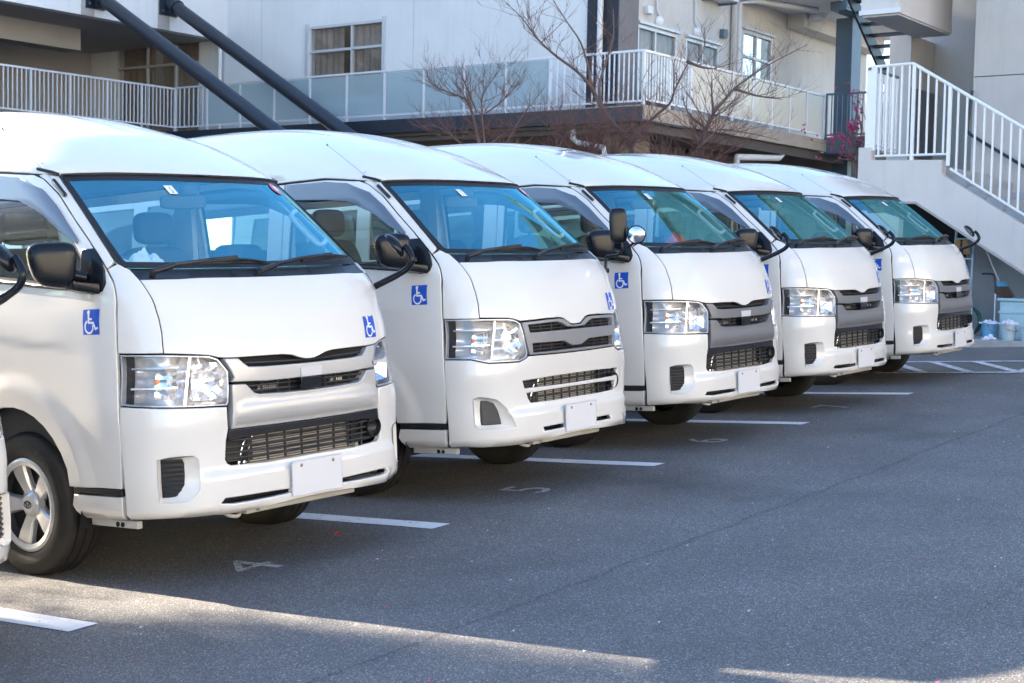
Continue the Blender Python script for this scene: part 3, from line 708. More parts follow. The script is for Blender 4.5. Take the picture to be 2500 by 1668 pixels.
    for s in (-1, 1):
        mp = (lambda p: p) if s > 0 else mirror_poly
        A_, B_ = densify(fogb, 9), densify(fog, 9)
        loft('fog_bezel', mp(A_), 0.004, mp(B_), -0.030, paint, t, 4, 0.8)
        fb = panel('fog_grille', mp(fog), plastic_blk, t, off=-0.038, lip=False, bev=0.0005, h=0.05)
        if kind == 'A':
            for i in range(8):
                z = .418 + i * .0205; a1 = .940 if z > .45 else .985 - (z - .408) * 1.0
                MB().tube(sline([(s * a1, z), (s * 1.052, z)], -0.028), 0.0065, 6).build('fog_slat', plastic_blk, fb, 40)
        else:
            mb = MB()
            for i in range(6):
                for j in range(9):
                    a = .900 + i * .027; z = .437 + j * .0155 + (0.00775 if i % 2 else 0)
                    if z > .565 or a > 1.03 or (a < .94 and z > .43 + (a - .885) * 2.6): continue
                    pts = [S1(s * (a + .011 * math.cos(q_)), z + .0075 * math.sin(q_), -0.030) for q_ in [PI / 3 * k for k in range(7)]]
                    mb.tube(pts, 0.0016, 4, False)
            mb.build('fog_honeycomb', mat('honeycomb_grey', (.22, .22, .22), .35), fb, 0)
        panel('bumper_slot_backing', mp(slot), dark, bp, off=-0.05, lip=False, bev=0.0005, h=0.08)
    # ---- number plate
    pm = Matrix.Translation((0, -0.005, 0.3365)) @ Matrix.Rotation(0.0386, 4, 'X')
    def rrect(hw, h0, h1, r, n=4):
        c = [(hw - r, h1 - r, 0), (-hw + r, h1 - r, PI / 2), (-hw + r, h0 + r, PI), (hw - r, h0 + r, 1.5 * PI)]
        return [(x + r * math.cos(a0 + PI / 2 * k / n), y + r * math.sin(a0 + PI / 2 * k / n)) for x, y, a0 in c for k in range(n + 1)]
    rx = pm @ Matrix.Rotation(PI / 2, 4, 'X')
    pl = MB().prism(rrect(.165, 0, .165, .010), -.0025, .0025, rx).build('number_plate', plate_m, t, 30)
    mb = MB(); rr = rrect(.162, .003, .162, .009); mb.tube([(x, y, .003) for x, y in rr + rr[:1]], .0022, 6, False, rx); mb.build('plate_rim', plate_m, pl, 60)
    for x in (-.105, .105): MB().lathe([(0, .007), (.006, .006), (.009, .0025)], 12, rx @ Matrix.Translation((x, .142, 0))).build('plate_bolt', bolt_m, pl, 50)
    box('plate_bracket', plastic_blk, -.10, .10, .004, .06, .36, .47, pl)
    # ---- under the bumper
    mb = MB(); mb.box(-.36, .36, .10, .42, .278, .312); mb.box(-.30, .12, .075, .12, .286, .325); mb.build('under_tray', under_m, t, bevel=.01)
    MB().tube(curved_tube([(-.46, .16, .31), (-.465, .11, .292), (-.43, .09, .282), (-.395, .11, .29), (-.39, .16, .31)], 0), .009, 8).build('tow_hook', under_m, t, 60)
    for s in (-1, 1):
        j = box('jacking_bracket', under_m, s * .77, s * .80, .33, .66, .266, .300, t, bevel=.004)
        for y in (.43, .465): MB().lathe([(0, 0), (.011, 0), (.012, .004)], 12, Matrix.Translation((s * .8005, y, .281)) @ Matrix.Rotation(s * PI / 2, 4, 'Y')).build('bracket_hole', dark, j, 60)
    # ---- sides
    for s in (-1, 1):
        mp = (lambda p: p) if s > 0 else mirror_poly
        gy = [(y + .004, z) for y, z in GAPY]
        win = [(.590,1.352),(.572,1.40),(.575,1.455),(.650,1.540),(.80,1.695),(.93,1.797),(1.10,1.874),(1.28,1.897),(1.60,1.900),(1.612,1.45),(1.30,1.422),(.95,1.385)]
        door = [(y, z) for y, z in gy[1:]] + [(1.20,1.943),(1.31,1.948),(1.66,1.948),(1.665,1.40),(1.66,.80)] + [(1.655,.52)] + arch(HUB_Y, .475, R_(22), R_(166), 14)
        door = [p for p in door if p[1] >= .452] + [(.722, .450), (gy[1][0], .450)]
        dpoly = []
        # the front edge follows the corner, the rest is straight in side view
        d = panel('front_door', mp(sidepoly(door)), paint, t, holes=[mp(sidepoly(win))], relief=side_relief, h=.030, depth=.02, holedepth=.03)
        panel('door_window', mp(sidepoly(win)), gl_side, d, off=-.016, lip=False, bev=.0005, h=.06)
        strip('belt_moulding', [(s * Ay(y, z), z) for y, z in ((.62,1.350),(.95,1.380),(1.30,1.417),(1.61,1.446))], .012, plastic_blk, d, -.002)
        panel('window_frame', mp(sidepoly(win)), rubber, d, off=-.010, holes=[mp([(a / SC, z) for a, z in (lambda q: inset(q if area(q) > 0 else q[::-1], .018))([(a * SC, z) for a, z in densify(sidepoly(win), .05)])])], lip=False, bev=.0005, h=.06)
        vis = [(.640,1.552),(.64,1.571),(.822,1.738),(.942,1.828),(1.122,1.900),(1.302,1.922),(1.640,1.926),(1.640,1.830),(1.283,1.806),(1.103,1.784),(.909,1.708),(.764,1.616)]
        vv = panel('rain_visor', mp(sidepoly(vis)), visor_m, d, off=.016, depth=.006, bev=.004, h=.05)
        # black filler, sill strip, lower panel
        panel('sill_strip', mp(sidepoly([(.368,.419),(.368,.444),(.712,.446),(.716,.421)])), plastic_blk, t, off=.0, depth=.02, bev=.004)
        panel('sill_panel', mp(sidepoly([(.387,.299),(.372,.411),(.716,.411),(.735,.36),(.695,.288)])), paint, t, depth=.03, relief=lambda a, z: -.03 * smooth01((.33 - z) / .04))
        # wheel well
        mb = MB(); pts = arch(HUB_Y, .485, R_(-10), R_(190), 18)
        vs = [(s * .84, y, z) for y, z in pts] + [(s * .55, y, z) for y, z in pts]; n = len(pts)
        mb.add(vs, [(i, i + 1, n + i + 1, n + i) for i in range(n - 1)] + [tuple(range(n, 2 * n))]); mb.build('wheel_well', dark, t, 40)
        # rear flank with sliding door seam and windows
        w1 = [(1.80,1.455),(1.80,1.88),(3.0,1.885),(3.0,1.46)]; w2 = [(3.15,1.46),(3.15,1.885),(4.40,1.885),(4.45,1.46)]
        fl = [(1.674,1.948),(4.64,1.948),(4.66,1.2),(4.66,.42)] + [(4.30,.36)] + arch(HUB_Y + WB, .475, R_(2), R_(178), 14) + [(3.2,.33),(1.69,.33),(1.672,.80)]
        r = panel('rear_flank', mp(sidepoly(fl, .08)), paint, t, holes=[mp(sidepoly(w1, .1)), mp(sidepoly(w2, .1))], relief=side_relief, h=.08, depth=.02)
        for ww in (w1, w2): panel('side_window', mp(sidepoly(ww, .1)), gl_side, r, off=-.012, lip=False, bev=.0005, h=.1)
        mb = MB(); pts = arch(HUB_Y + WB, .485, R_(-10), R_(190), 12)
        vs = [(s * .84, y, z) for y, z in pts] + [(s * .55, y, z) for y, z in pts]; n = len(pts)
        mb.add(vs, [(i, i + 1, n + i + 1, n + i) for i in range(n - 1)] + [tuple(range(n, 2 * n))]); mb.build('wheel_well', dark, t, 40)
        # gutter
        gp = [Vector((s * (p_[0] + .003), p_[1], p_[2] - .007)) for p_ in ROOF_EDGE[2::2]]
        MB().tube(gp, .0065, 6).build('rain_gutter', paint, t, 60)
        MB().tube([p + Vector((-s * .004, 0, -.010)) for p in gp], .006, 6).build('gutter_seal', rubber, t, 60)
        MB().tube([S1(s * a, z, .012) for a, z in ((1.196,1.892),(1.225,1.906),(1.275,1.921),(1.30,1.928))], .0085, 6).build('gutter_clip', plastic_blk, t, 60)
    # ---- roof
    o = bpy.data.objects.new('roof', ROOF); link(o, t)
    # ---- tail
    tail = MB(); pr = [(-.80, .40), (.80, .40), (.84, .8), (.83, 1.3), (.75, 1.94), (.70, 2.10), (-.70, 2.10), (-.75, 1.94), (-.83, 1.3), (-.84, .8)]
    tail.prism(pr, 0, .03, Matrix.Translation((0, 4.69, 0)) @ Matrix.Rotation(PI / 2, 4, 'X')); tl = tail.build('tailgate', paint, t, bevel=.01)
    MB().box(-.66, .66, 4.695, 4.70, 1.42, 1.88).build('rear_window', mat('dark_rear_glass', (.02, .025, .03), .05, coat=.4), tl, bevel=.002)
    for s in (-1, 1): MB().box(s * .70 - .05, s * .70 + .05, 4.695, 4.71, .75, 1.15).build('tail_lamp', mat('tail_lamp_red', (.45, .01, .01), .15, coat=.6), tl, bevel=.01)
    # ---- antenna on the right-hand pillar, mirrors
    p0, p1 = S1(-1.242, 1.786, .012), S1(-1.249, 1.862, .014)
    an = MB().tube([p0, p1], .0105, 8).build('antenna', plastic_blk, t, 60)
    d = (p1 - p0).normalized(); tip = p1 + (d * .42 + Vector((0, .10, .02)))
    MB().tube([p1, tip], .0014, 5).build('antenna_rod', bolt_m, an, 60); MB().tube([tip, tip + d * .012], .0042, 6).build('antenna_tip', plastic_blk, an, 60)
    for s in (-1,):
        base = MB(); mp = (lambda p: p) if s > 0 else mirror_poly
        sail = [(.505,1.322),(.445,1.335),(.432,1.372),(.455,1.43),(.545,1.53),(.612,1.53),(.60,1.45),(.62,1.372),(.60,1.335)]
        mr = panel('door_mirror', mp(sidepoly(sail, .04)), mirror_blk, t, off=.012, depth=.02, bev=.006)
        vs, fs = rounded_block(.102, .066, .102, .55, 32, 20)
        Mm = Matrix.Translation((s * .972, .600, 1.463)) @ Matrix.Rotation(s * -R_(-27), 4, 'Z')
        # narrower towards the foot, flat at the back
        vs = [((x * (1.0 + .16 * (z / .1))), (y * (1.0 if y < 0 else .55)), z + (.018 * s * x / .1 if False else 0) - .016 * (-s * x / .105) * (1 if z < 0 else 0)) for x, y, z in vs]
        MB().add(vs, fs, Mm).build('mirror_housing', mirror_blk, mr, 60)
        gv = [(q_[0] * .82, .036, q_[2] * .80) for q_ in [(.105 * math.copysign(abs(math.cos(k)) ** .42, math.cos(k)), 0, .1 * math.copysign(abs(math.sin(k)) ** .42, math.sin(k))) for k in [2 * PI * i / 28 for i in range(28)]]]
        MB().add(gv, [tuple(range(28))], Mm).build('mirror_pane', mirror_glass, mr, 0)
        q0 = [(s * .842, .44, 1.322), (s * .842, .60, 1.330), (s * .842, .60, 1.372), (s * .842, .44, 1.372)]; q1 = [(s * .935, .505, 1.345), (s * .935, .585, 1.350), (s * .945, .60, 1.385), (s * .945, .50, 1.385)]
        MB().add(q0 + q1, [(0, 1, 2, 3), (4, 5, 6, 7), (0, 1, 5, 4), (1, 2, 6, 5), (2, 3, 7, 6), (3, 0, 4, 7)]).build('mirror_bracket', mirror_blk, mr, 60, bevel=.008)
        MB().tube([(s * .845, .53, 1.40), (s * .91, .575, 1.42)], .026, 12).build('mirror_pivot', mirror_blk, mr, 60)
    if kind == 'A':
        um = MB().tube(curved_tube([(.755,.30,1.290),(.770,.235,1.315),(.785,.120,1.358),(.795,.055,1.392),(.80,.032,1.430),(.80,.045,1.470),(.80,.075,1.505)], 0), [.018] * 12 + [.0165] * 25, 10).build('under_mirror', mirror_blk, t, 60)
        Md = Matrix.Translation((.775, .125, 1.508)) @ (Vector((-.42, .62, -.55))).to_track_quat('Z', 'Y').to_matrix().to_4x4()
        MB().lathe([(0, -.034), (.035, -.030), (.060, -.014), (.066, .002), (.062, .008)], 28, Md @ Matrix.Diagonal((1, 1.15, 1, 1))).build('convex_mirror_shell', mirror_blk, um, 60)
        MB().lathe([(0.0, .016), (.025, .0145), (.045, .010), (.060, .004)], 28, Md @ Matrix.Diagonal((1, 1.15, 1, 1))).build('convex_mirror_glass', mirror_glass, um, 60)
        MB().lathe([(0, .008), (.014, .006), (.026, 0), (.028, -.01)], 14, Matrix.Translation((.757, .295, 1.290)) @ N1(1.10, 1.28).to_track_quat('Z', 'Y').to_matrix().to_4x4()).build('mirror_foot', mirror_blk, um, 60)
        for q_ in ((.772, .19, 1.335), (.790, .085, 1.376)): MB().lathe([(0, .001), (.004, .001)], 8, Matrix.Translation((q_[0] - .016, q_[1] - .010, q_[2])) @ Matrix.Rotation(-PI / 2, 4, 'Y')).build('screw_hole', dark, um, 0)
    else:
        um = MB().tube(curved_tube([(.765,.262,1.30),(.770,.262,1.345),(.782,.262,1.385),(.785,.215,1.392),(.785,.165,1.40),(.785,.140,1.43),(.785,.142,1.475)], 0), .0105, 10).build('under_mirror', mirror_blk, t, 60)
        vs, fs = rounded_block(.030, .058, .115, .45, 24, 16); MB().add(vs, fs, Matrix.Translation((.79, .165, 1.588)) @ Matrix.Rotation(R_(38), 4, 'Z')).build('tall_mirror_shell', mirror_blk, um, 60)
        MB().tube(curved_tube([(.785,.140,1.425),(.78,.08,1.448),(.775,.035,1.472)], 0), .009, 8).build('mirror_branch', mirror_blk, um, 60)
        Md = Matrix.Translation((.772, .016, 1.520)) @ Vector((-.75, -.38, -.05)).to_track_quat('Z', 'Y').to_matrix().to_4x4()
        MB().lathe([(0, -.045), (.035, -.036), (.058, -.012), (.062, .006), (.058, .010)], 28, Md).build('convex_mirror_shell', mirror_blk, um, 60)
        MB().lathe([(0.0, .024), (.025, .021), (.045, .014), (.057, .006)], 28, Md).build('convex_mirror_glass', mirror_glass, um, 60)
        MB().box(.745, .785, .245, .285, 1.28, 1.312).build('mirror_foot', mirror_blk, um, bevel=.006)
    # ---- stickers
    wheelchair_sticker(t, lambda x, y: (-1.524 + x * .134 + y * .004, 1.143 + y * .114))
    wheelchair_sticker(t, lambda x, y: (.634 + x * .128 + y * .040, 1.047 + y * .112))
    # ---- wheels
    for s in (-1, 1):
        for k, hy in enumerate((HUB_Y, HUB_Y + WB)): wheel_part(t, s * .722, hy - .018, s, k == 0)
    # ---- cabin
    dash = MB(); prof = [(.35, 1.32), (.41, 1.415), (.55, 1.445), (.74, 1.43), (.80, 1.33), (.76, .95), (.40, .95)]
    vs = [(x, y, z) for x in (-.73, .73) for y, z in prof]; n = len(prof)
    dash.add(vs, [tuple(range(n)), tuple(range(n, 2 * n))] + [(i, (i + 1) % n, n + (i + 1) % n, n + i) for i in range(n)]); db = dash.build('dashboard', interior, t, bevel=.02)
    Ms = Matrix.Translation((-.37, .88, 1.40)) @ Matrix.Rotation(R_(38), 4, 'X')
    sw = MB().tube([(.19 * math.cos(q_), .19 * math.sin(q_), 0) for q_ in [2 * PI * i / 32 for i in range(33)]], .015, 8, False, Ms).build('steering_wheel', interior, t, 60)
    mb = MB(); mb.box(-.18, .18, -.02, .02, -.01, .01, Ms); mb.box(-.02, .02, -.18, 0, -.01, .01, Ms); vs, fs = rounded_block(.07, .06, .02, .6); mb.add(vs, fs, Ms); mb.build('wheel_spokes', interior, sw, bevel=.004)
    for x in (-.42, .42):
        se = empty_part('front_seat', t)
        vs, fs = rounded_block(.25, .06, .34, .4, 20, 14); MB().add(vs, fs, Matrix.Translation((x, 1.56, 1.25)) @ Matrix.Rotation(R_(-14), 4, 'X')).build('seat_back', seat_m, se, 60)
        vs, fs = rounded_block(.13, .045, .09, .5, 16, 10); MB().add(vs, fs, Matrix.Translation((x, 1.62, 1.69))).build('head_rest', seat_m, se, 60)
        vs, fs = rounded_block(.25, .25, .07, .4, 16, 10); MB().add(vs, fs, Matrix.Translation((x, 1.30, .94))).build('seat_cushion', seat_m, se, 60)
    box('cabin_floor', interior, -.78, .78, .40, 4.6, .62, .66, t)
    box('headliner', interior_l, -.70, .70, 1.02, 4.60, 1.955, 1.965, t)
    for s in (-1, 1):
        MB().box(min(s * .755, s * .775), max(s * .755, s * .775), .62, 4.6, .66, 1.33).build('door_trim', interior, t)
        MB().box(min(s * .71, s * .745), max(s * .71, s * .745), 1.64, 1.79, 1.33, 1.95).build('b_pillar_trim', interior_l, t)
    for y in (2.45, 3.35): 
        for x in (-.45, .1, .5):
            vs, fs = rounded_block(.22, .06, .32, .4, 14, 10); MB().add(vs, fs, Matrix.Translation((x, y, 1.28))).build('rear_seat', seat_m, t, 60)
    MB().tube(curved_tube([S1(1.12, 1.755, -.03), S1(1.10, 1.755, -.075), S1(1.09, 1.70, -.085), S1(1.09, 1.62, -.085), S1(1.11, 1.585, -.07), S1(1.13, 1.585, -.03)], 0), .014, 8).build('grab_handle', mat('handle_grey', (.33, .35, .38), .5), t, 60)
    return t
def empty_part(name, parent):
    o = bpy.data.objects.new(name, None); o.empty_display_size = .1; return link(o, parent)
def copy_tree(o, parent=None, swap=None):
    c = o.copy(); COL.objects.link(c); c.parent = parent
    for ch in [q for q in bpy.data.objects if q.parent == o and q != c]:
        copy_tree(ch, c, swap)
    return c

# ================================================================== ground
def asphalt():
    m, t, n, out = nodes('asphalt')
    p = n.new('ShaderNodeBsdfPrincipled'); t.links.new(p.outputs[0], out.inputs[0])
    tc = n.new('ShaderNodeTexCoord')
    vo = n.new('ShaderNodeTexVoronoi'); vo.inputs['Scale'].default_value = 210; vo.feature = 'F1'
    t.links.new(tc.outputs['Object'], vo.inputs['Vector'])
    sp = n.new('ShaderNodeSeparateColor'); t.links.new(vo.outputs['Color'], sp.inputs[0])
    cr = n.new('ShaderNodeValToRGB'); e = cr.color_ramp.elements
    e[0].position = 0.0; e[0].color = (.030, .031, .034, 1); e[1].position = 1.0; e[1].color = (.20, .205, .215, 1)
    for ps, c in ((.50, .050), (.80, .072), (.94, .105)): q = cr.color_ramp.elements.new(ps); q.color = (c * 1.12, c * 1.07, c * 1.02, 1)
    t.links.new(sp.outputs[0], cr.inputs[0])
    no = n.new('ShaderNodeTexNoise'); no.inputs['Scale'].default_value = 0.9; no.inputs['Detail'].default_value = 8; no.inputs['Roughness'].default_value = .6
    t.links.new(tc.outputs['Object'], no.inputs['Vector'])
    mr = n.new('ShaderNodeMapRange'); mr.inputs[1].default_value = .3; mr.inputs[2].default_value = .7; mr.inputs[3].default_value = 1.75; mr.inputs[4].default_value = 2.6
    t.links.new(no.outputs[0], mr.inputs[0])
    mu = n.new('ShaderNodeMix'); mu.data_type = 'RGBA'; mu.blend_type = 'MULTIPLY'; mu.inputs[0].default_value = 1
    t.links.new(cr.outputs[0], mu.inputs[6]); t.links.new(mr.outputs[0], mu.inputs[7])
    st = n.new('ShaderNodeTexNoise'); st.inputs['Scale'].default_value = .55; st.inputs['Detail'].default_value = 5; t.links.new(tc.outputs['Object'], st.inputs['Vector'])
    sr_ = n.new('ShaderNodeMapRange'); sr_.inputs[1].default_value = .58; sr_.inputs[2].default_value = .75; sr_.inputs[3].default_value = 1; sr_.inputs[4].default_value = .62; t.links.new(st.outputs[0], sr_.inputs[0])
    ms_ = n.new('ShaderNodeMix'); ms_.data_type = 'RGBA'; ms_.blend_type = 'MULTIPLY'; ms_.inputs[0].default_value = 1; t.links.new(mu.outputs[2], ms_.inputs[6]); t.links.new(sr_.outputs[0], ms_.inputs[7]); mu = ms_
    # a wandering crack along the row of bays and a finer one beside it
    sx = n.new('ShaderNodeSeparateXYZ'); t.links.new(tc.outputs['Object'], sx.inputs[0])
    last = mu.outputs[2]
    for off, wid, amp, scl, x0, x1, dk in ((1.41, .006, .055, 2.6, -3.5, 14, .48), (1.415, .03, .05, 2.5, -3.5, 14, .86), (3.05, .003, .08, 1.4, -2, 9, .5)):
        cn = n.new('ShaderNodeTexNoise'); cn.inputs['Scale'].default_value = scl; cn.inputs['Detail'].default_value = 9; cn.inputs['Roughness'].default_value = .72
        t.links.new(tc.outputs['Object'], cn.inputs['Vector'])
        a = n.new('ShaderNodeMath'); a.operation = 'MULTIPLY_ADD'; a.inputs[1].default_value = amp * 4; a.inputs[2].default_value = off - amp * 2
        t.links.new(cn.outputs[0], a.inputs[0])
        b = n.new('ShaderNodeMath'); b.operation = 'ADD'; t.links.new(a.outputs[0], b.inputs[0]); t.links.new(sx.outputs[1], b.inputs[1])
        c = n.new('ShaderNodeMath'); c.operation = 'ABSOLUTE'; t.links.new(b.outputs[0], c.inputs[0])
        d = n.new('ShaderNodeMapRange'); d.inputs[1].default_value = wid * .4; d.inputs[2].default_value = wid; d.inputs[3].default_value = dk; d.inputs[4].default_value = 1
        t.links.new(c.outputs[0], d.inputs[0])
        m2 = n.new('ShaderNodeMix'); m2.data_type = 'RGBA'; m2.blend_type = 'MULTIPLY'; m2.inputs[0].default_value = 1
        t.links.new(last, m2.inputs[6]); t.links.new(d.outputs[0], m2.inputs[7]); last = m2.outputs[2]
    t.links.new(last, p.inputs['Base Color'])
    p.inputs['Roughness'].default_value = .72; p.inputs['Specular IOR Level'].default_value = .45
    bp = n.new('ShaderNodeBump'); bp.inputs['Strength'].default_value = .5; bp.inputs['Distance'].default_value = .004
    v2 = n.new('ShaderNodeTexVoronoi'); v2.inputs['Scale'].default_value = 210; v2.feature = 'F1'; t.links.new(tc.outputs['Object'], v2.inputs['Vector'])
    t.links.new(v2.outputs['Distance'], bp.inputs['Height']); bp.invert = True
    t.links.new(bp.outputs[0], p.inputs['Normal'])
    return m
me = bpy.data.meshes.new('asphalt_ground'); S_ = 160
me.from_pydata([(-S_, -S_, -GA * S_), (S_, -S_, GA * S_), (S_, S_, GA * S_), (-S_, S_, -GA * S_)], [], [(0, 1, 2, 3)])
me.materials.append(asphalt()); o = link(bpy.data.objects.new('asphalt_ground', me)); o.matrix_world = LOT; o['kind'] = 'structure'; o['label'] = 'dark grey asphalt of the car park'

def worn_paint(name, base, wear, edge=.5):
    m, t, n, out = nodes(name)
    p = n.new('ShaderNodeBsdfPrincipled'); p.inputs['Roughness'].default_value = .6
    tc = n.new('ShaderNodeTexCoord')
    n1 = n.new('ShaderNodeTexNoise'); n1.inputs['Scale'].default_value = 26; n1.inputs['Detail'].default_value = 10; n1.inputs['Roughness'].default_value = .75
    t.links.new(tc.outputs['Object'], n1.inputs['Vector'])
    mr = n.new('ShaderNodeMapRange'); mr.inputs[1].default_value = wear - .035; mr.inputs[2].default_value = wear + .035
    t.links.new(n1.outputs[0], mr.inputs[0])
    p.inputs['Base Color'].default_value = (*base, 1)
    n2 = n.new('ShaderNodeTexNoise'); n2.inputs['Scale'].default_value = 5; n2.inputs['Detail'].default_value = 6; t.links.new(tc.outputs['Object'], n2.inputs['Vector'])
    mx = n.new('ShaderNodeMix'); mx.data_type = 'RGBA'; mx.inputs[6].default_value = (*[c * .78 for c in base], 1); mx.inputs[7].default_value = (*base, 1)
    t.links.new(n2.outputs[0], mx.inputs[0]); t.links.new(mx.outputs[2], p.inputs['Base Color'])
    tr = n.new('ShaderNodeBsdfTransparent'); ms = n.new('ShaderNodeMixShader')
    t.links.new(mr.outputs[0], ms.inputs[0]); t.links.new(tr.outputs[0], ms.inputs[1]); t.links.new(p.outputs[0], ms.inputs[2]); t.links.new(ms.outputs[0], out.inputs[0])
    return m
line_m = worn_paint('road_paint', (.88, .88, .88), .375); worn_m = worn_paint('worn_road_paint', (.58, .59, .60), .44); hatch_m = worn_paint('hatch_paint', (.74, .75, .77), .43)
def decal(name, polys, m, z=.004):
    mb = MB()
    for p in polys: mb.add([(x, y, GA * x + z) for x, y in p], [tuple(range(len(p)))])
    o = mb.build(name, m, None, 0); o.matrix_world = LOT; return o
def rag(x0, x1, y0, y1, k):
    rnd = random.Random(k); L = [(x0 + rnd.uniform(-.006, .006), y0 + (y1 - y0) * i / 26) for i in range(27)]; Rr = [(x1 + rnd.uniform(-.004, .004), y1 + (y0 - y1) * i / 26) for i in range(27)]
    return L + Rr
where = ['nearest the camera, left of the first whole van', 'between the nearest whole van and the next van', 'between the second and third whole vans', 'between the third and fourth whole vans', 'between the last two vans']
for k in range(5):
    x = -1.292 + 2.308 * k
    o = decal('parking_line', [rag(x - .15, x, .012 + .003 * k, 5.0, k)], line_m)
    tag(o, 'white painted parking line ' + where[k], 'road marking', 'white parking bay lines')
for i, (s_, x, y, lb) in enumerate((('4', -.215, .10, 'worn grey painted bay number 4 in front of the nearest whole van'), ('5', 2.12, .13, 'worn painted bay number 5 in front of the van with honeycomb fog grilles'), ('6', 4.45, .15, 'worn painted bay number 6 in front of the third whole van'), ('7', 6.75, .15, 'worn painted bay number 7 in front of the fourth whole van'))):
    v, f = textmesh(s_, .48); mb = MB().add([(x + p[0], y + p[1], GA * (x + p[0]) + .004) for p in v], f); o = mb.build('bay_number', worn_m, None, 0); o.matrix_world = LOT; tag(o, lb, 'road marking', 'painted bay numbers')
hp = [rag(9.94, 10.06, -.25, 5, 40), rag(11.35, 11.47, -.2, 5, 41)] + [[(10.06, y0), (10.06, y0 + .12), (11.35, y0 + .96), (11.35, y0 + .84)] for y0 in (-.35, .15, .65, 1.15, 1.65, 2.15, 2.65, 3.15, 3.65)] + [[(9.94, -.37), (11.47, -.32), (11.47, -.22), (9.94, -.25)]]
o = decal('hatched_marking', hp, hatch_m, .008); tag(o, 'white hatched no parking zone beyond the farthest van', 'road marking')
# fallen petals and leaves
mb = MB(); mb2 = MB(); rnd = random.Random(3)
for i in range(170):
    x, y = rnd.uniform(-1.6, 9), rnd.uniform(-3.6, .3); s_ = rnd.uniform(.005, .011); a = rnd.uniform(0, 6.3)
    tgt = mb if rnd.random() < .55 else mb2
    tgt.add([(x + s_ * math.cos(a + q), y + s_ * math.sin(a + q) * .6, GA * x + .006 + .003 * (k % 2)) for k, q in enumerate((0, 1.3, 2.6, 3.9, 5.2))], [(0, 1, 2, 3, 4)])
o = mb.build('fallen_petals', mat('petal_pink', (.62, .03, .16), .6), None, 0); o.matrix_world = LOT; tag(o, 'tiny pink plum petals strewn over the asphalt', 'petals', None, 'stuff')
o = mb2.build('fallen_petals', mat('petal_white', (.7, .66, .66), .6), None, 0); o.matrix_world = LOT; tag(o, 'tiny whitish petals strewn over the asphalt', 'petals', None, 'stuff')
for i, (x, y, lb) in enumerate(((4.75, -.72, 'curled brown leaf on open asphalt before the third and fourth vans'), (6.3, -.35, 'small brown leaf lying before the fourth van'), (3.9, -.15, 'small brown leaf near the number on the ground by the third van'), (.55, .40, 'small red leaf on the asphalt under the nearest whole van bumper'))):
    vs = []; fs = []
    for k in range(7):
        u = k / 6; w_ = .018 * math.sin(PI * min(1, u * .9 + .05)) + .001
        for sg in (-1, 0, 1): vs.append((x + (u - .5) * .035, y + sg * w_ * .6, GA * x + .006 + .008 * abs(sg) + .005 * math.sin(u * 3)))
    for k in range(6):
        for j in range(2): fs.append((k * 3 + j, k * 3 + j + 1, (k + 1) * 3 + j + 1, (k + 1) * 3 + j))
    o = MB().add(vs, fs).build('fallen_leaf', mat('leaf_red', (.5, .02, .02), .6) if i == 3 else mat('leaf_brown', (.32, .11, .03), .7), None, 60); o.matrix_world = LOT; tag(o, lb, 'leaf', 'fallen leaves')

# ================================================================== buildings
wall_w = mat('wall_white', (.72, .73, .74), .85, streak=.07, var=.10, vscale=.6, bump=.12, bscale=80)
wall_g = mat('wall_porch_grey', (.40, .385, .37), .85, var=.12, vscale=.8, bump=.12, bscale=60)
wall_c = mat('wall_warm', (.60, .58, .54), .85, streak=.11, var=.16, vscale=.9, bump=.15, bscale=60)
wall_r = mat('wall_stone_grey', (.50, .475, .455), .85, streak=.11, var=.10, vscale=1.2, bump=.15, bscale=90)
wall_stair = mat('stair_wall_plaster', (.62, .59, .57), .85, streak=.11, var=.10, vscale=1.4, bump=.15, bscale=70)
navy = mat('navy_steel', (.016, .024, .040), .42, var=.15)
navy_wall = mat('navy_wall', (.022, .027, .038), .7, var=.15)
pillar_g = mat('pillar_grey', (.17, .165, .17), .75, var=.15)
steel_b = mat('blue_grey_steel', (.10, .15, .20), .45, var=.15)
rail_a = mat('rail_aluminium', (.62, .65, .70), .4, metal=.15)
rail_w = mat('rail_white', (.78, .79, .80), .4)
beige = mat('fascia_beige', (.42, .36, .30), .8, var=.12)
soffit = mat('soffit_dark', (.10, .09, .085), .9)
frame_m = mat('window_frame_aluminium', (.55, .57, .60), .35, metal=.3)
curtain = mat('curtain', (.46, .36, .30), .9, var=.25, vscale=9)
frost = glass('frosted_glass_panel', (.30, .40, .44), 1.45, .25, .62, (.42, .53, .58))
cream_p = glass('cream_panel', (.45, .42, .36), 1.45, .3, .82, (.72, .66, .55))
win_gl = glass('window_pane', (.70, .72, .72), 1.55)
pipe_w = mat('drainpipe_white', (.68, .68, .68), .45)

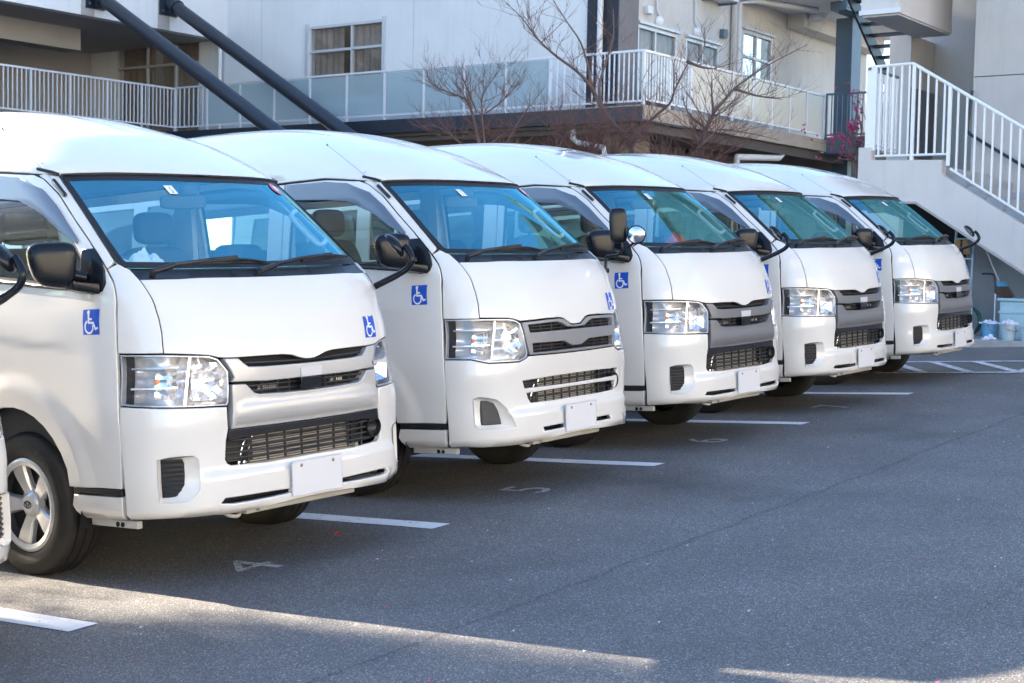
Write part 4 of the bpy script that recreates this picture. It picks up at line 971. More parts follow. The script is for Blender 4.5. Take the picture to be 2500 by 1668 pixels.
def window(parent, axis, c, u0, u1, z0, z1, mull, trans, inward, name='window', back=True, cur=True):
    """axis 'x': plane x=c, u along y ; axis 'y': plane y=c, u along x. inward=+1 away from viewer"""
    def bx(m, nm, par, a0, a1, b0, b1, d0, d1):
        return box(nm, m, c + d0, c + d1, a0, a1, b0, b1, par) if axis == 'x' else box(nm, m, a0, a1, c + d0, c + d1, b0, b1, par)
    w = bx(frame_m, name, parent, u0, u1, z1 - .06, z1, -.05, .06)
    bx(frame_m, 'sill', w, u0, u1, z0, z0 + .06, -.06, .06)
    for u in [u0] + list(mull) + [u1 - .05]: bx(frame_m, 'mullion', w, u, u + .05, z0 + .06, z1 - .06, -.04, .05)
    for z in trans: bx(frame_m, 'transom', w, u0 + .05, u1 - .05, z, z + .06, -.045, .055)
    us = [u0] + list(mull) + [u1]; zs = [z0] + list(trans) + [z1]
    for i in range(len(us) - 1):
        for j in range(len(zs) - 1):
            mb = MB(); a0, a1, b0, b1 = us[i] + .05, us[i + 1], zs[j] + .06, zs[j + 1]
            if axis == 'x': mb.add([(c + .01, a0, b0), (c + .01, a0, b1), (c + .01, a1, b1), (c + .01, a1, b0)], [(0, 1, 2, 3)])
            else: mb.add([(a0, c + .01, b0), (a1, c + .01, b0), (a1, c + .01, b1), (a0, c + .01, b1)], [(0, 1, 2, 3)])
            p = mb.build('pane', win_gl, w, 0)
            nrm = p.data.polygons[0].normal
            if (axis == 'x' and nrm.x > 0) or (axis == 'y' and nrm.y > 0): p.data.flip_normals()
    if cur:
        mb = MB(); n = 40; vs = []; fs = []
        for k in range(n + 1):
            u = u0 + (u1 - u0) * k / n; d = .16 + .035 * math.sin(k * 1.9) + .02 * math.sin(k * .7)
            for z in (z0, z1): vs.append((c + d, u, z) if axis == 'x' else (u, c + d, z))
        for k in range(n):
            if axis == 'x' and n * .52 < k < n * .60: continue
            fs.append((2 * k, 2 * k + 2, 2 * k + 3, 2 * k + 1))
        mb.add(vs, fs).build('curtain', curtain, w, 60)
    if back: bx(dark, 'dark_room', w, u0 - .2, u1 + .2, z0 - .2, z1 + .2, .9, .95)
    return w

def wallrect(name, m, parent, axis, c, th, u0, u1, z0, z1, holes=()):
    """a wall slab with rectangular openings, cut into plain blocks round them"""
    us = sorted(set([u0, u1] + [h[0] for h in holes] + [h[1] for h in holes])); mb = MB()
    for i in range(len(us) - 1):
        a, b = us[i], us[i + 1]; cuts = sorted((h[2], h[3]) for h in holes if h[0] <= a and h[1] >= b); z = z0
        for c0, c1 in cuts + [(z1, z1)]:
            if c0 > z:
                if axis == 'x': mb.box(c, c + th, a, b, z, c0)
                else: mb.box(a, b, c, c + th, z, c0)
            z = c1
    return mb.build(name, m, parent, 0)

# ---- main building with the L-shaped gallery
bld = empty('main_building', 'two storey white building with navy pillar and balcony gallery behind the vans', 'building', Matrix.Translation((20, 15, 0)))
bld.matrix_world = Matrix.Identity(4)
GZ = -1.4
wallrect('wall', wall_w, bld, 'x', 20.05, .3, 11.50, 27.5, 4.25, 11.5, [(17.10, 19.42, 5.0, 6.74), (23.2, 26.4, 4.3, 6.74)])
window(bld, 'x', 20.10, 17.10, 19.42, 5.0, 6.74, [18.05], [6.12], 1)
window(bld, 'x', 20.10, 23.2, 26.4, 4.3, 6.74, [24.1, 25.2], [6.15], 1)
for y in (17.02, 19.42): box('window_trim', frame_m, 20.0, 20.05, y, y + .08, 4.95, 6.80, bld)
for y in (13.05, 16.2, 21.0): box('panel_joint', mat('wall_joint', (.45, .46, .47), .9), 20.046, 20.05, y, y + .012, 4.3, 11.4, bld)
box('corner_pillar', navy_wall, 20.0, 20.73, 10.80, 11.55, GZ, 11.5, bld)
box('pillar_face', pillar_g, 20.003, 20.74, 10.775, 10.80, GZ, 11.5, bld)
wallrect('wall', wall_c, bld, 'y', 10.88, .3, 20.73, 33.0, 4.25, 8.2, [(20.90, 22.52, 4.3, 6.25), (22.93, 24.43, 5.1, 6.25), (25.60, 27.15, 5.0, 6.80)])
window(bld, 'y', 10.92, 20.90, 22.52, 4.3, 6.25, [21.6], [], 1)
window(bld, 'y', 10.92, 22.93, 24.43, 5.1, 6.25, [23.66], [], 1)
window(bld, 'y', 10.92, 25.60, 27.15, 5.0, 6.80, [26.3], [6.18], 1, cur=False)
for (x0, x1, z) in ((20.85, 22.57, 6.27), (22.88, 24.48, 6.27), (25.55, 27.2, 6.82)): box('window_head', frame_m, x0, x1, 10.80, 10.88, z, z + .05, bld)
# gallery slabs
box('gallery_slab', navy, 18.36, 20.05, 9.20, 22.3, 3.97, 4.25, bld)
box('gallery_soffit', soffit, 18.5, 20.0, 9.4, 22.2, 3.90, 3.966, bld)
box('gallery_slab', beige, 18.363, 26.62, 9.17, 10.88, 4.0, 4.27, bld)
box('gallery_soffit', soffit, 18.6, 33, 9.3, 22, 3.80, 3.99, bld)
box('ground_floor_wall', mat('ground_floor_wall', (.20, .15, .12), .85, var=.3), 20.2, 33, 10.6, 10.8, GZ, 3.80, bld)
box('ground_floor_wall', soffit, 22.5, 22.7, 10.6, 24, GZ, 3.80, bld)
box('ground_floor_pillar', mat('brown_tile', (.23, .16, .11), .7, var=.3, vscale=6), 18.9, 19.5, 9.7, 10.4, GZ, 3.80, bld)
box('ground_floor_pillar', pillar_g, 18.9, 19.5, 15.6, 16.3, GZ, 3.80, bld)
# upper wing over the porch
box('porch_fascia', wall_w, -.4, 20.05, 22.22, 22.5, 6.62, 12.5, bld)
box('porch_ceiling', wall_g, -.4, 20.05, 22.5, 27.5, 6.66, 6.9, bld)
box('porch_beam', wall_g, 13.3, 17.2, 24.2, 24.8, 6.15, 6.66, bld)
box('porch_back_wall', wall_g, -.4, 20.05, 27.5, 27.8, 4.0, 12.5, bld)
box('upper_end_wall', wall_w, -.4, -.1, 22.5, 27.5, 4.0, 12.5, bld)
box('upper_roof', wall_w, -.4, 20.3, 22.22, 27.8, 12.5, 12.7, bld)
box('porch_slab', navy, -.4, 20.05, 22.3, 27.5, 3.97, 4.25, bld)
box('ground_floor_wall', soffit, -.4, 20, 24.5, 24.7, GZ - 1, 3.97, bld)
for x in (15.69, 17.87): box('fascia_joint', wall_g, x, x + .35, 22.205, 22.22, 6.62, 7.6, bld)
# upper storey above the warm wall
box('upper_slab', wall_w, 25.3, 33.0, 9.0, 11.2, 7.5, 7.75, bld)
box('upper_beam', wall_c, 27.9, 33.0, 10.4, 10.85, 7.15, 7.5, bld)
wallrect('wall', wall_w, bld, 'y', 11.2, .3, 20.73, 34.0, 8.2, 11.5)
box('roof_slab', wall_w, 20.05, 34, 10.9, 22.3, 11.5, 11.7, bld)
li = MB().lathe([(0, 0), (.22, 0), (.24, .03), (.24, .10), (.27, .10), (.27, .14)], 24, Matrix.Translation((28.3, 10.25, 7.36))).build('ceiling_light', wall_w, bld, 40)
# downpipes and wall fittings
def pipe(name, pts, r, m, label, cat='pipe', group=None, rings=()):
    o = MB().tube(pts, r, 12).build(name, m, None, 60)
    for p in rings: MB().lathe([(r, -.02), (r * 1.25, -.02), (r * 1.25, .02), (r, .02)], 14, Matrix.Translation(p)).build('pipe_clamp', m, o, 40)
    return tag(o, label, cat, group)
pipe('drainpipe', [(19.93, 22.33, 3.97), (19.93, 22.33, 7.5)], .055, pipe_w, 'white downpipe at the inner corner left of the curtained window', group='downpipes', rings=[(19.93, 22.33, 5.9), (19.93, 22.33, 7.0)])
pipe('drainpipe', [(19.93, 22.33, 7.15), (19.90, 22.9, 7.22), (19.85, 23.7, 7.45)], .05, pipe_w, 'white branch pipe rising under the upper wing', group='downpipes')
pipe('drainpipe', [(19.90, 11.17, 4.2), (19.90, 11.17, 11.4)], .060, pipe_w, 'white downpipe on the navy corner pillar', group='downpipes', rings=[(19.90, 11.17, 6.15), (19.90, 11.17, 7.4)])
pipe('drainpipe', [(25.0, 10.80, 4.27), (25.0, 10.80, 8.1)], .07, wall_c, 'left of the twin grey pipes on the sunlit wall', group='downpipes', rings=[(25.0, 10.8, 6.6)])
pipe('drainpipe', [(25.25, 10.80, 4.27), (25.25, 10.80, 7.35), (25.6, 10.5, 7.42), (27.5, 9.9, 7.44)], .06, pipe_w, 'right of the twin pipes, bending along the soffit', group='downpipes', rings=[(25.25, 10.8, 6.6)])
pipe('drainpipe', [(18.6, 10.90, 3.99), (18.6, 10.90, 3.72), (18.62, 10.80, 3.64), (18.62, 10.20, 3.52), (18.62, 10.15, 3.2), (18.62, 10.15, GZ)], .055, pipe_w, 'cream elbow drainpipe under the balcony beside the bare trees', group='downpipes')
pipe('drainpipe', [(24.75, 9.4, 4.0), (24.75, 9.4, 3.80), (24.60, 9.4, 3.72), (22.6, 9.4, 3.60), (22.57, 9.4, 3.3), (22.57, 9.4, GZ)], .07, pipe_w, 'white elbow drainpipe under the beige balcony fascia', group='downpipes')
for i, (x, z, w_, h_, m_, lb) in enumerate(((21.1, 6.50, .20, .16, rail_a, 'small white junction box left of the two wall vents'), (24.45, 6.45, .18, .20, steel_b, 'small dark box on the wall near the twin pipes'))):
    tag(box('junction_box', m_, x, x + w_, 10.76, 10.88, z, z + h_, None, bevel=.01), lb, 'junction box', 'wall boxes')
for i, (x, z, lb) in enumerate(((21.7, 6.42, 'round white vent cowl above the first gallery window'), (23.35, 6.42, 'round white vent cowl above the second gallery window'))):
    o = MB().lathe([(0, .10), (.07, .09), (.11, .05), (.12, 0)], 18, Matrix.Translation((x, 10.87, z)) @ Matrix.Rotation(PI / 2, 4, 'X')).build('vent_cowl', rail_w, None, 50); tag(o, lb, 'vent', 'wall vents')
    pipe('conduit', [(x - .12, 10.84, 8.1), (x - .12, 10.84, 6.62), (x, 10.84, 6.52)], .022, rail_a, ('thin conduit down the wall to the first vent' if i == 0 else 'thin conduit down the wall to the second vent'), 'conduit', 'wall conduits')
ac = empty('air_conditioner', 'white outdoor air conditioner hung high on the sunlit wall', 'air conditioner'); ac.matrix_world = Matrix.Translation((24.0, 10.7, 7.2))
box('casing', rail_w, -.50, .45, -.30, .10, 0, .62, ac, bevel=.02)
MB().lathe([(0, 0), (.22, 0), (.24, -.015)], 28, Matrix.Translation((-.08, -.305, .31)) @ Matrix.Rotation(PI / 2, 4, 'X')).build('fan_guard', navy, ac, 40)
for k in range(7): box('grille_bar', rail_w, -.32, .16, -.325, -.318, .10 + k * .07, .108 + k * .07, ac)
for x in (-.40, .35): box('bracket', steel_b, x, x + .04, -.28, .18, -.05, 0, ac)

# ---- railings
def railing(name, label, A, B, zb, zt, posts, bars=(), panes=(), pm=rail_a, glassm=None, foot=.08, top_w=.05, post_w=.045, cat='railing', group='gallery railings'):
    A = Vector(A); B = Vector(B); u = (B - A).normalized(); L = (B - A).length
    T = Matrix.Translation((A.x, A.y, 0)) @ Matrix(((u.x, -u.y, 0, 0), (u.y, u.x, 0, 0), (0, 0, 1, 0), (0, 0, 0, 1)))
    r = empty(name, label, cat, T.copy(), group)
    box('top_rail', pm, 0, L, -top_w / 2, top_w / 2, zt - .045, zt, r, bevel=.006); box('bottom_rail', pm, 0, L, -.018, .018, zb, zb + .035, r)
    for p in posts: box('post', pm, p - post_w / 2, p + post_w / 2, -.022, .022, zb - foot, zt - .045, r)
    for a, b, k in bars:
        for i in range(k):
            p = a + (b - a) * (i + 1) / (k + 1); box('baluster', pm, p - .011, p + .011, -.011, .011, zb + .035, zt - .045, r)
    for a, b in panes:
        mb = MB(); mb.add([(a + .03, 0, zb + .05), (b - .03, 0, zb + .05), (b - .03, 0, zt - .06), (a + .03, 0, zt - .06)], [(0, 1, 2, 3)]); mb.build('panel', glassm, r, 0)
    return r
YP = [22.19, 21.08, 19.97, 18.87, 17.77, 16.67, 15.59, 14.51, 13.44, 12.39, 11.33, 9.22]
pb = [22.19 - y for y in YP]
railing('gallery_railing', 'frosted glass panel railing along the middle balcony', (18.4, 22.19), (18.4, 9.22), 4.33, 5.30, pb + [12.0], bars=[(pb[0], pb[1], 6), (pb[10], 12.0, 6), (12.0, pb[11], 8)], panes=[(pb[i], pb[i + 1]) for i in range(1, 10)], glassm=frost)
XPo = [18.42, 20.2, 21.08, 21.97, 22.88, 23.8, 24.69, 25.58, 26.52]
pc = [x - 18.42 for x in XPo]
railing('gallery_railing', 'cream panel railing on the warm lit balcony right of the navy pillar', (18.42, 9.22), (26.54, 9.22), 4.36, 5.30, pc + [.95], bars=[(0, .95, 8), (.95, pc[1], 7)], panes=[(pc[i], pc[i + 1]) for i in range(1, 8)], pm=rail_w, glassm=cream_p)
pa = [0.02, 1.02, 2.01, 3.02, 4.04, 5.06, 6.08, 7.1, 8.12]
railing('gallery_railing', 'grey baluster railing in front of the dark porch at left', (18.4, 22.19), (9.8, 22.19), 4.33, 5.28, pa, bars=[(pa[i], pa[i + 1], 8) for i in range(8)])
railing('gallery_railing', 'blue grey baluster railing of the steel landing beyond the cream panels', (26.6, 9.20), (26.6, 7.9), 4.36, 5.34, [.02, 1.28], bars=[(.02, 1.28, 9)], pm=steel_b)
railing('gallery_railing', 'second blue grey railing along the far side of the steel landing', (26.6, 7.9), (29.5, 7.9), 4.36, 5.34, [.02, 1.4, 2.88], bars=[(.02, 1.4, 8), (1.4, 2.88, 8)], pm=steel_b)
ld = empty('steel_landing', 'blue grey steel landing with column beside the gallery', 'landing')
box('deck', steel_b, 26.62, 29.5, 7.85, 9.24, 3.95, 4.33, ld); box('column', steel_b, 28.0, 28.45, 9.22, 9.62, GZ, 7.3, ld)
box('column_flange', steel_b, 27.95, 28.5, 9.18, 9.22, 4.33, 7.3, ld); box('cross_beam', steel_b, 26.9, 28.6, 8.9, 9.3, 7.3, 7.62, ld); box('beam_plate', rail_a, 27.0, 28.5, 8.86, 8.9, 7.36, 7.56, ld); box('support_post', wall_c, 26.9, 27.2, 8.3, 8.6, GZ, 3.95, ld)
st = empty('steel_stair', 'open steel stair with dark treads rising behind the concrete stairs', 'stair')
for k in range(14): box('tread', navy, 24.0 + k * .29 - .15, 24.0 + k * .29 + .15, 6.55, 7.55, 7.13 - k * .2, 7.17 - k * .2, st)
for y in (6.50, 7.55): MB().prism([(23.7, 7.05), (24.0, 7.25), (28.0, 4.49), (28.0, 4.25), (27.7, 4.25)], y, y + .05, Matrix(((1, 0, 0, 0), (0, 0, 1, 0), (0, 1, 0, 0), (0, 0, 0, 1)))).build('stringer', navy, st)
for k in range(14): box('baluster', steel_b, 24.0 + k * .29, 24.02 + k * .29, 6.50, 6.52, 7.1 - k * .2, 8.0 - k * .2, st)
MB().tube([(24.0, 6.51, 8.0), (27.8, 6.51, 5.4)], .025, 8).build('hand_rail', steel_b, st, 60)

# ---- inclined navy struts
for i, (pt, pb_) in enumerate((((18.195, 22.1, 7.228), (17.6, 15.7685, 3.8056)), ((16.10, 22.1, 7.07), (15.56, 15.82, 3.70)))):
    pt, pb_ = Vector(pt), Vector(pb_); d = (pb_ - pt); end = pt + d * 2.35
    s_ = empty('inclined_strut', ('navy steel strut slanting past the middle of the glass railing' if i == 0 else 'navy steel strut nearest the left edge, slanting across the porch'), 'strut', None, 'inclined navy struts')
    MB().tube([pt - d * .01, end], .155, 20).build('tube', navy, s_, 60)
    MB().tube([pt - d * .012, pt + d * .035], .185, 20).build('collar', navy, s_, 60)
    box('fixing_plate', navy, pt.x - .30, pt.x + .22, 22.16, 22.22, pt.z - .28, pt.z + .35, s_)
    for a, b in ((-.22, -.18), (-.22, .25), (-.05, -.18), (-.05, .25)): MB().lathe([(0, .02), (.025, .018), (.03, 0)], 8, Matrix.Translation((pt.x + a, 22.16, pt.z + b)) @ Matrix.Rotation(PI / 2, 4, 'X')).build('bolt', steel_b, s_, 40)

# ---- right-hand building
rb = empty('stone_grey_building', 'tall stone grey building with overhanging box at right', 'building')
box('wall', wall_r, 16.7, 17.1, -14, 2.46, -.2, 3.0, rb); box('wall', wall_r, 16.7, 17.1, -14, 2.46, 3.0, 4.185, rb); box('wall', wall_r, 16.7, 17.1, -14, 2.46, 4.20, 11, rb); box('wall_groove', soffit, 16.72, 17.0, -13.9, 2.45, 4.185, 4.20, rb)
box('overhang_box', wall_stair, 15.5, 17.72, 3.18, 3.77, 5.03, 11, rb); box('overhang_edge', wall_w, 15.47, 15.5, 3.16, 3.79, 5.03, 5.10, rb); box('overhang_soffit', wall_r, 15.52, 17.7, 3.2, 3.75, 5.0, 5.028, rb)
box('column', wall_r, 17.5, 18.55, 3.75, 4.10, -.2, 5.03, rb); box('recess_wall', wall_r, 18.55, 18.8, -2, 4.10, -.2, 11, rb); box('recess_soffit', wall_r, 17.12, 18.55, -2, 3.1, 6.0, 6.2, rb)
box('tile_band', mat('grey_tile', (.16, .16, .18), .6, var=.15), 17.47, 18.55, 3.72, 3.75, 3.1, 4.2, rb)
box('roof', wall_r, 15.5, 24, -14, 2.46, 11, 11.3, rb)
# concrete stairs
cs = empty('concrete_stair', 'pale plastered concrete stair flank with open space beneath', 'stair')
slope = (2.60 - 1.90) / (2.12 - .98)
top_end = 2.12 - (2.60 - .45) / slope
Mx = Matrix(((0, 0, 1, 0), (1, 0, 0, 0), (0, 1, 0, 0), (0, 0, 0, 1)))
flank = [(3.32, .2), (3.32, 3.0), (3.14, 3.0), (3.14, 2.82), (2.12, 2.80), (2.12, 2.60), (top_end, .45), (-.55, .35), (.96, 1.27), (2.46, 2.21), (2.69, 2.21), (2.75, .2)]
MB().prism(flank, 14.5, 14.68, Mx).build('flank_wall', wall_stair, cs, 0)
MB().prism([(2.70, 2.235), (2.46, 2.235), (.96, 1.295), (-.50, .38), (-.47, .36), (.98, 1.27), (2.47, 2.205), (2.70, 2.205)], 14.485, 14.5, Mx).build('flank_trim', wall_g, cs, 0)
for k in range(12):
    y = 2.12 - k * .26; z = 2.60 - k * .26 * slope
    if z < .5: break
    box('step', mat('step_concrete', (.36, .39, .41), .8, var=.2, vscale=4), 14.68, 16.7, y - .30, y, z - .30, z, cs)
box('landing', mat('step_concrete', (.36, .39, .41), .8), 14.68, 17.4, 2.12, 3.3, 2.5, 2.72, cs)
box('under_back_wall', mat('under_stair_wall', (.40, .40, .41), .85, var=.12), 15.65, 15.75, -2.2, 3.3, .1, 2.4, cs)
box('under_shade_sheet', dark, 15.60, 15.65, 2.12, 3.3, .1, 2.5, cs)  # near-black sheet standing in for the shade under the landing
# white stair railing
sr = empty('stair_railing', 'white baluster railing climbing the concrete stairs', 'railing')
def zr(y): return 4.135 if y > 2.59 else 4.14 - (2.59 - y) * .612
yt = -.9
MB().tube([(14.55, 3.2, 4.125), (14.55, 2.59, 4.14), (14.55, yt, zr(yt))], .024, 8).build('top_rail', rail_w, sr, 40)
MB().tube([(14.55, 3.10, 2.88), (14.55, 2.04, 2.88)], .017, 8).build('bottom_rail', rail_w, sr, 40); MB().tube([(14.55, 2.02, 2.68), (14.55, yt, 2.68 - (2.02 - yt) * .62)], .017, 8).build('bottom_rail', rail_w, sr, 40)
box('end_post', rail_w, 14.52, 14.58, 3.10, 3.24, 2.96, 4.11, sr)
ys = [3.05, 2.95, 2.86, 2.74, 2.63]
for y in ys: box('baluster', rail_w, 14.538, 14.562, y - .012, y + .012, 2.88, 4.12, sr)
for y in (2.565, 2.05): box('post', rail_w, 14.53, 14.57, y - .022, y + .022, 2.72 if y < 2.3 else 2.80, zr(y), sr)
for k in range(4): y = 2.48 - k * .118; box('baluster', rail_w, 14.538, 14.562, y - .012, y + .012, 2.88, zr(y), sr)
for k in range(22): y = 1.935 - k * .121; box('baluster', rail_w, 14.538, 14.562, y - .012, y + .012, 2.68 - (2.02 - y) * .62, zr(y), sr)
s2 = empty('stair_railing', 'white slatted railing across the head of the concrete stairs', 'railing')
MB().tube([(14.5, 3.2, 4.10), (15.58, 3.2, 4.10)], .024, 8).build('top_rail', steel_b, s2, 40); MB().tube([(14.5, 3.2, 3.05), (15.58, 3.2, 3.05)], .017, 8).build('bottom_rail', rail_w, s2, 40)
for k in range(9): box('slat', rail_w, 14.62 + k * .115, 14.66 + k * .115, 3.19, 3.21, 3.0, 4.08, s2)
hr = empty('wall_handrail', 'dark blue tube handrail on the stone grey wall', 'handrail')
MB().tube(curved_tube([(16.6, 2.44, 3.98), (16.6, 2.49, 3.45), (16.6, 2.47, 3.36), (16.6, 2.35, 3.27), (16.6, 1.73, 2.89), (16.6, -.6, 1.46)], 0), .024, 8).build('tube', navy, hr, 60)
for y in (2.3, 1.3, .3): MB().tube([(16.6, y, 2.89 - (1.73 - y) * .614), (16.7, y, 2.86 - (1.73 - y) * .614)], .014, 6).build('bracket', rail_w, hr, 60)

# ---- apartment block facing the vans across the yard (its sunlit front lights and is mirrored in the vans)
ob = empty('apartment_block', 'cream apartment block with rows of windows across the yard, mirrored in the vans', 'building')
wallrect('wall', mat('apartment_cream', (.78, .68, .53), .85, var=.08), ob, 'y', -29.0, -.4, -40, 44, -1, 12.4)
for i in range(20):
    for j in range(4):
        x = -38 + i * 4; z = 1.2 + j * 3.1
        w_ = box('window', frame_m, x, x + 1.9, -29.02, -28.97, z, z + 1.5, ob); box('pane', mat('apartment_pane', (.05, .07, .09), .08, coat=.5), x + .08, x + 1.82, -28.97, -28.96, z + .08, z + 1.42, w_)
for j in range(4): box('balcony', wall_w, -40, 44, -28.98, -28.2, .1 + j * 3.1, .9 + j * 3.1, ob)
ob2 = empty('pale_flats', 'pale distant flats glimpsed past the blue steel column', 'building')
box('wall', mat('flats_pink', (.62, .50, .46), .85), 44, 50, 14, 30, -2, 7.2, ob2)
for j in range(4): box('balcony', wall_w, 43.6, 44, 14, 30, .3 + j * 1.9, 1.2 + j * 1.9, ob2)

# ---- kerb and cleaning gear
kb = box('kerb', mat('kerb_concrete', (.40, .40, .39), .85, var=.25, vscale=5, bump=.2), 13.75, 14.9, -3.2, 2.9, .05, .40, None, bevel=.02); kb['kind'] = 'structure'; kb['label'] = 'low concrete kerb along the stair foot'
KZ = .40
def bucket(x, y, r, h, m, label, band=None):
    b = empty('bucket', label, 'bucket', Matrix.Translation((x, y, KZ)), 'buckets on the kerb')
    MB().lathe([(0, .004), (r * .78, 0), (r * .80, .01), (r, h), (r * 1.06, h), (r * 1.06, h - .015), (r * .97, h - .01), (r * .77, .015), (0, .015)], 28).build('shell', m, b, 40)
    MB().tube(curved_tube([(-r * 1.05, 0, h - .01), (-r * 1.12, .0, h * .72), (-r * .6, -r * 1.0, h * .55), (r * .6, -r * 1.0, h * .55), (r * 1.12, 0, h * .72), (r * 1.05, 0, h - .01)], 0), .005, 6).build('handle', mat('bucket_handle', (.45, .30, .22), .6), b, 60)
    return b
def cloth(x, y, z, sx, sy, h, label, seed, m):
    rnd = random.Random(seed); n = 16; vs = []; fs = []
    ph = [rnd.uniform(0, 6.3) for _ in range(6)]
    for i in range(n + 1):
        for j in range(n + 1):
            u, v = i / n * 2 - 1, j / n * 2 - 1; rr = max(abs(u), abs(v))
            zz = h * max(0, 1 - rr ** 2.2) * (.62 + .38 * math.sin(u * 5 + ph[0]) * math.cos(v * 4 + ph[1])) + .012 * math.sin(u * 11 + ph[2] + v * 3) + .010 * math.sin(v * 13 + ph[3])
            wob = 1 + .16 * math.sin(3 * math.atan2(v, u) + ph[4]) + .08 * math.sin(7 * math.atan2(v, u) + ph[5])
            vs.append((u * sx * wob, v * sy * wob, max(zz, .003)))
    for i in range(n):
        for j in range(n): fs.append((i * (n + 1) + j, (i + 1) * (n + 1) + j, (i + 1) * (n + 1) + j + 1, i * (n + 1) + j + 1))
    o = MB().add(vs, fs).build('cloth', m, None, 60); o.matrix_world = Matrix.Translation((x, y, z)); return tag(o, label, 'cloth', 'rags and cloths')
rag_m = mat('rag_white', (.66, .68, .74), .9, var=.15, vscale=20)
bl = mat('bucket_blue', (.10, .36, .62), .4); bg_ = mat('bucket_grey_blue', (.40, .52, .58), .45)
bucket(14.15, 1.275, .098, .215, bl, 'sky blue plastic bucket on the kerb with a cloth over its rim'); bucket(14.10, 1.01, .105, .215, bg_, 'grey blue bucket with brown handle holding a white towel'); bucket(14.10, .76, .10, .20, bg_, 'pale bucket at the right edge of the picture')
cloth(14.15, 1.275, KZ + .20, .115, .115, .05, 'crumpled cloth over the sky blue bucket', 1, rag_m); cloth(14.10, 1.01, KZ + .205, .095, .095, .075, 'folded white towel heaped on the grey blue bucket', 2, rag_m); cloth(13.95, 1.20, KZ, .085, .07, .07, 'white rag dropped on the kerb before the sky blue bucket', 4, rag_m); cloth(13.95, 1.55, KZ, .07, .05, .05, 'pale rag on the kerb beside the farthest van', 6, rag_m)
bn = empty('storage_bin', 'large pale blue plastic bin behind the buckets', 'bin', Matrix.Translation((14.75, .98, KZ)), None)
bin_m = mat('bin_blue', (.36, .55, .62), .5, var=.1)
MB().prism([(-.25, -.28), (.25, -.28), (.25, .28), (-.25, .28)], 0, .50).build('tub', bin_m, bn, bevel=.02); box('lip', bin_m, -.28, .28, -.31, .31, .50, .54, bn, bevel=.01); box('band', bin_m, -.262, .262, -.292, .292, .34, .37, bn)
def broom(p0, p1, m_head, label, head_len=.22):
    p0, p1 = Vector(p0), Vector(p1); d = (p1 - p0).normalized()
    b = empty('broom', label, 'broom', None, 'cleaning tools')
    MB().tube([p0, p1], .011, 8).build('handle', alu, b, 60); MB().tube([p0, p0 + d * .22], .014, 8).build('grip', plastic_blk, b, 60)
    q = d.to_track_quat('Z', 'Y').to_matrix().to_4x4(); Mh = Matrix.Translation(p1) @ q
    mb = MB(); rnd = random.Random(11)
    for i in range(160):
        x, y = rnd.uniform(-.11, .11), rnd.uniform(-.03, .03); s_ = rnd.uniform(.92, 1.05)
        mb.tube([(x * .75, y * .7, .0), (x * 1.1 * s_, y * 1.5, head_len * s_)], .004, 4, False, Mh)
    mb.build('bristles', m_head, b, 0); box('collar', bl, -.09, .09, -.03, .03, -.03, .05, b, bevel=.01, M=Mh); return b
broom((15.0, 1.78, 1.93), (14.72, 1.33, 1.12), mat('bristle_brown', (.11, .07, .05), .9), 'broom with brown bristles leaning against the back wall')
broom((15.0, .58, .45), (14.80, .80, 1.00), mat('bristle_straw', (.28, .22, .14), .9), 'upturned broom with straw bristles standing in the pale blue bin', .16)
mp_ = empty('mop_handle', 'thin white pole with black crooked handle by the bin', 'mop', None, 'cleaning tools')
MB().tube([(14.62, 1.36, KZ), (14.62, 1.36, 1.02)], .011, 8).build('pole', rail_w, mp_, 60); MB().tube(curved_tube([(14.62, 1.31, 1.0), (14.62, 1.36, 1.01), (14.62, 1.37, 1.15), (14.62, 1.40, 1.25), (14.62, 1.55, 1.26)], 0), .014, 8).build('crook', plastic_blk, mp_, 60)
hs = MB()
for k in range(5): hs.tube([(14.3 + .03 * k, 1.64 + .17 * math.cos(q), .62 + .19 * math.sin(q)) for q in [2 * PI * i / 24 for i in range(25)]], .012, 6, False)
o = hs.build('garden_hose', mat('hose_green', (.01, .06, .05), .4), None, 60); tag(o, 'coiled dark green hose hanging beside the farthest van', 'hose')
gv = empty('work_gloves', 'tan work gloves hung on the ladder under the stairs', 'gloves')
for dy, rt in ((0, -.2), (.11, .15)):
    Mg = Matrix.Translation((15.10, 1.95 + dy, 1.66)) @ Matrix.Rotation(rt, 4, 'X')
    vs, fs = rounded_block(.014, .045, .07, .6, 14, 8); mb = MB().add(vs, fs, Mg)
    for k in range(4): mb.tube([(0, -.035 + k * .023, -.05), (0, -.04 + k * .026, -.15 + .012 * abs(k - 1.5))], .0115, 6, True, Mg)
    mb.tube([(0, .035, .0), (0, .075, -.07)], .012, 6, True, Mg); mb.build('glove', mat('glove_tan', (.42, .24, .10), .85), gv, 60)

la = empty('ladder', 'narrow pale blue ladder leaning under the stairs', 'ladder')
for y in (1.86, 2.12): MB().tube([(15.05, y, .42), (15.2, y, 1.85)], .02, 8).build('rail', bg_, la, 60)
for q in range(5): MB().tube([(15.07 + q * .03, 1.86, .62 + q * .28), (15.07 + q * .03, 2.12, .62 + q * .28)], .014, 6).build('rung', bg_, la, 60)

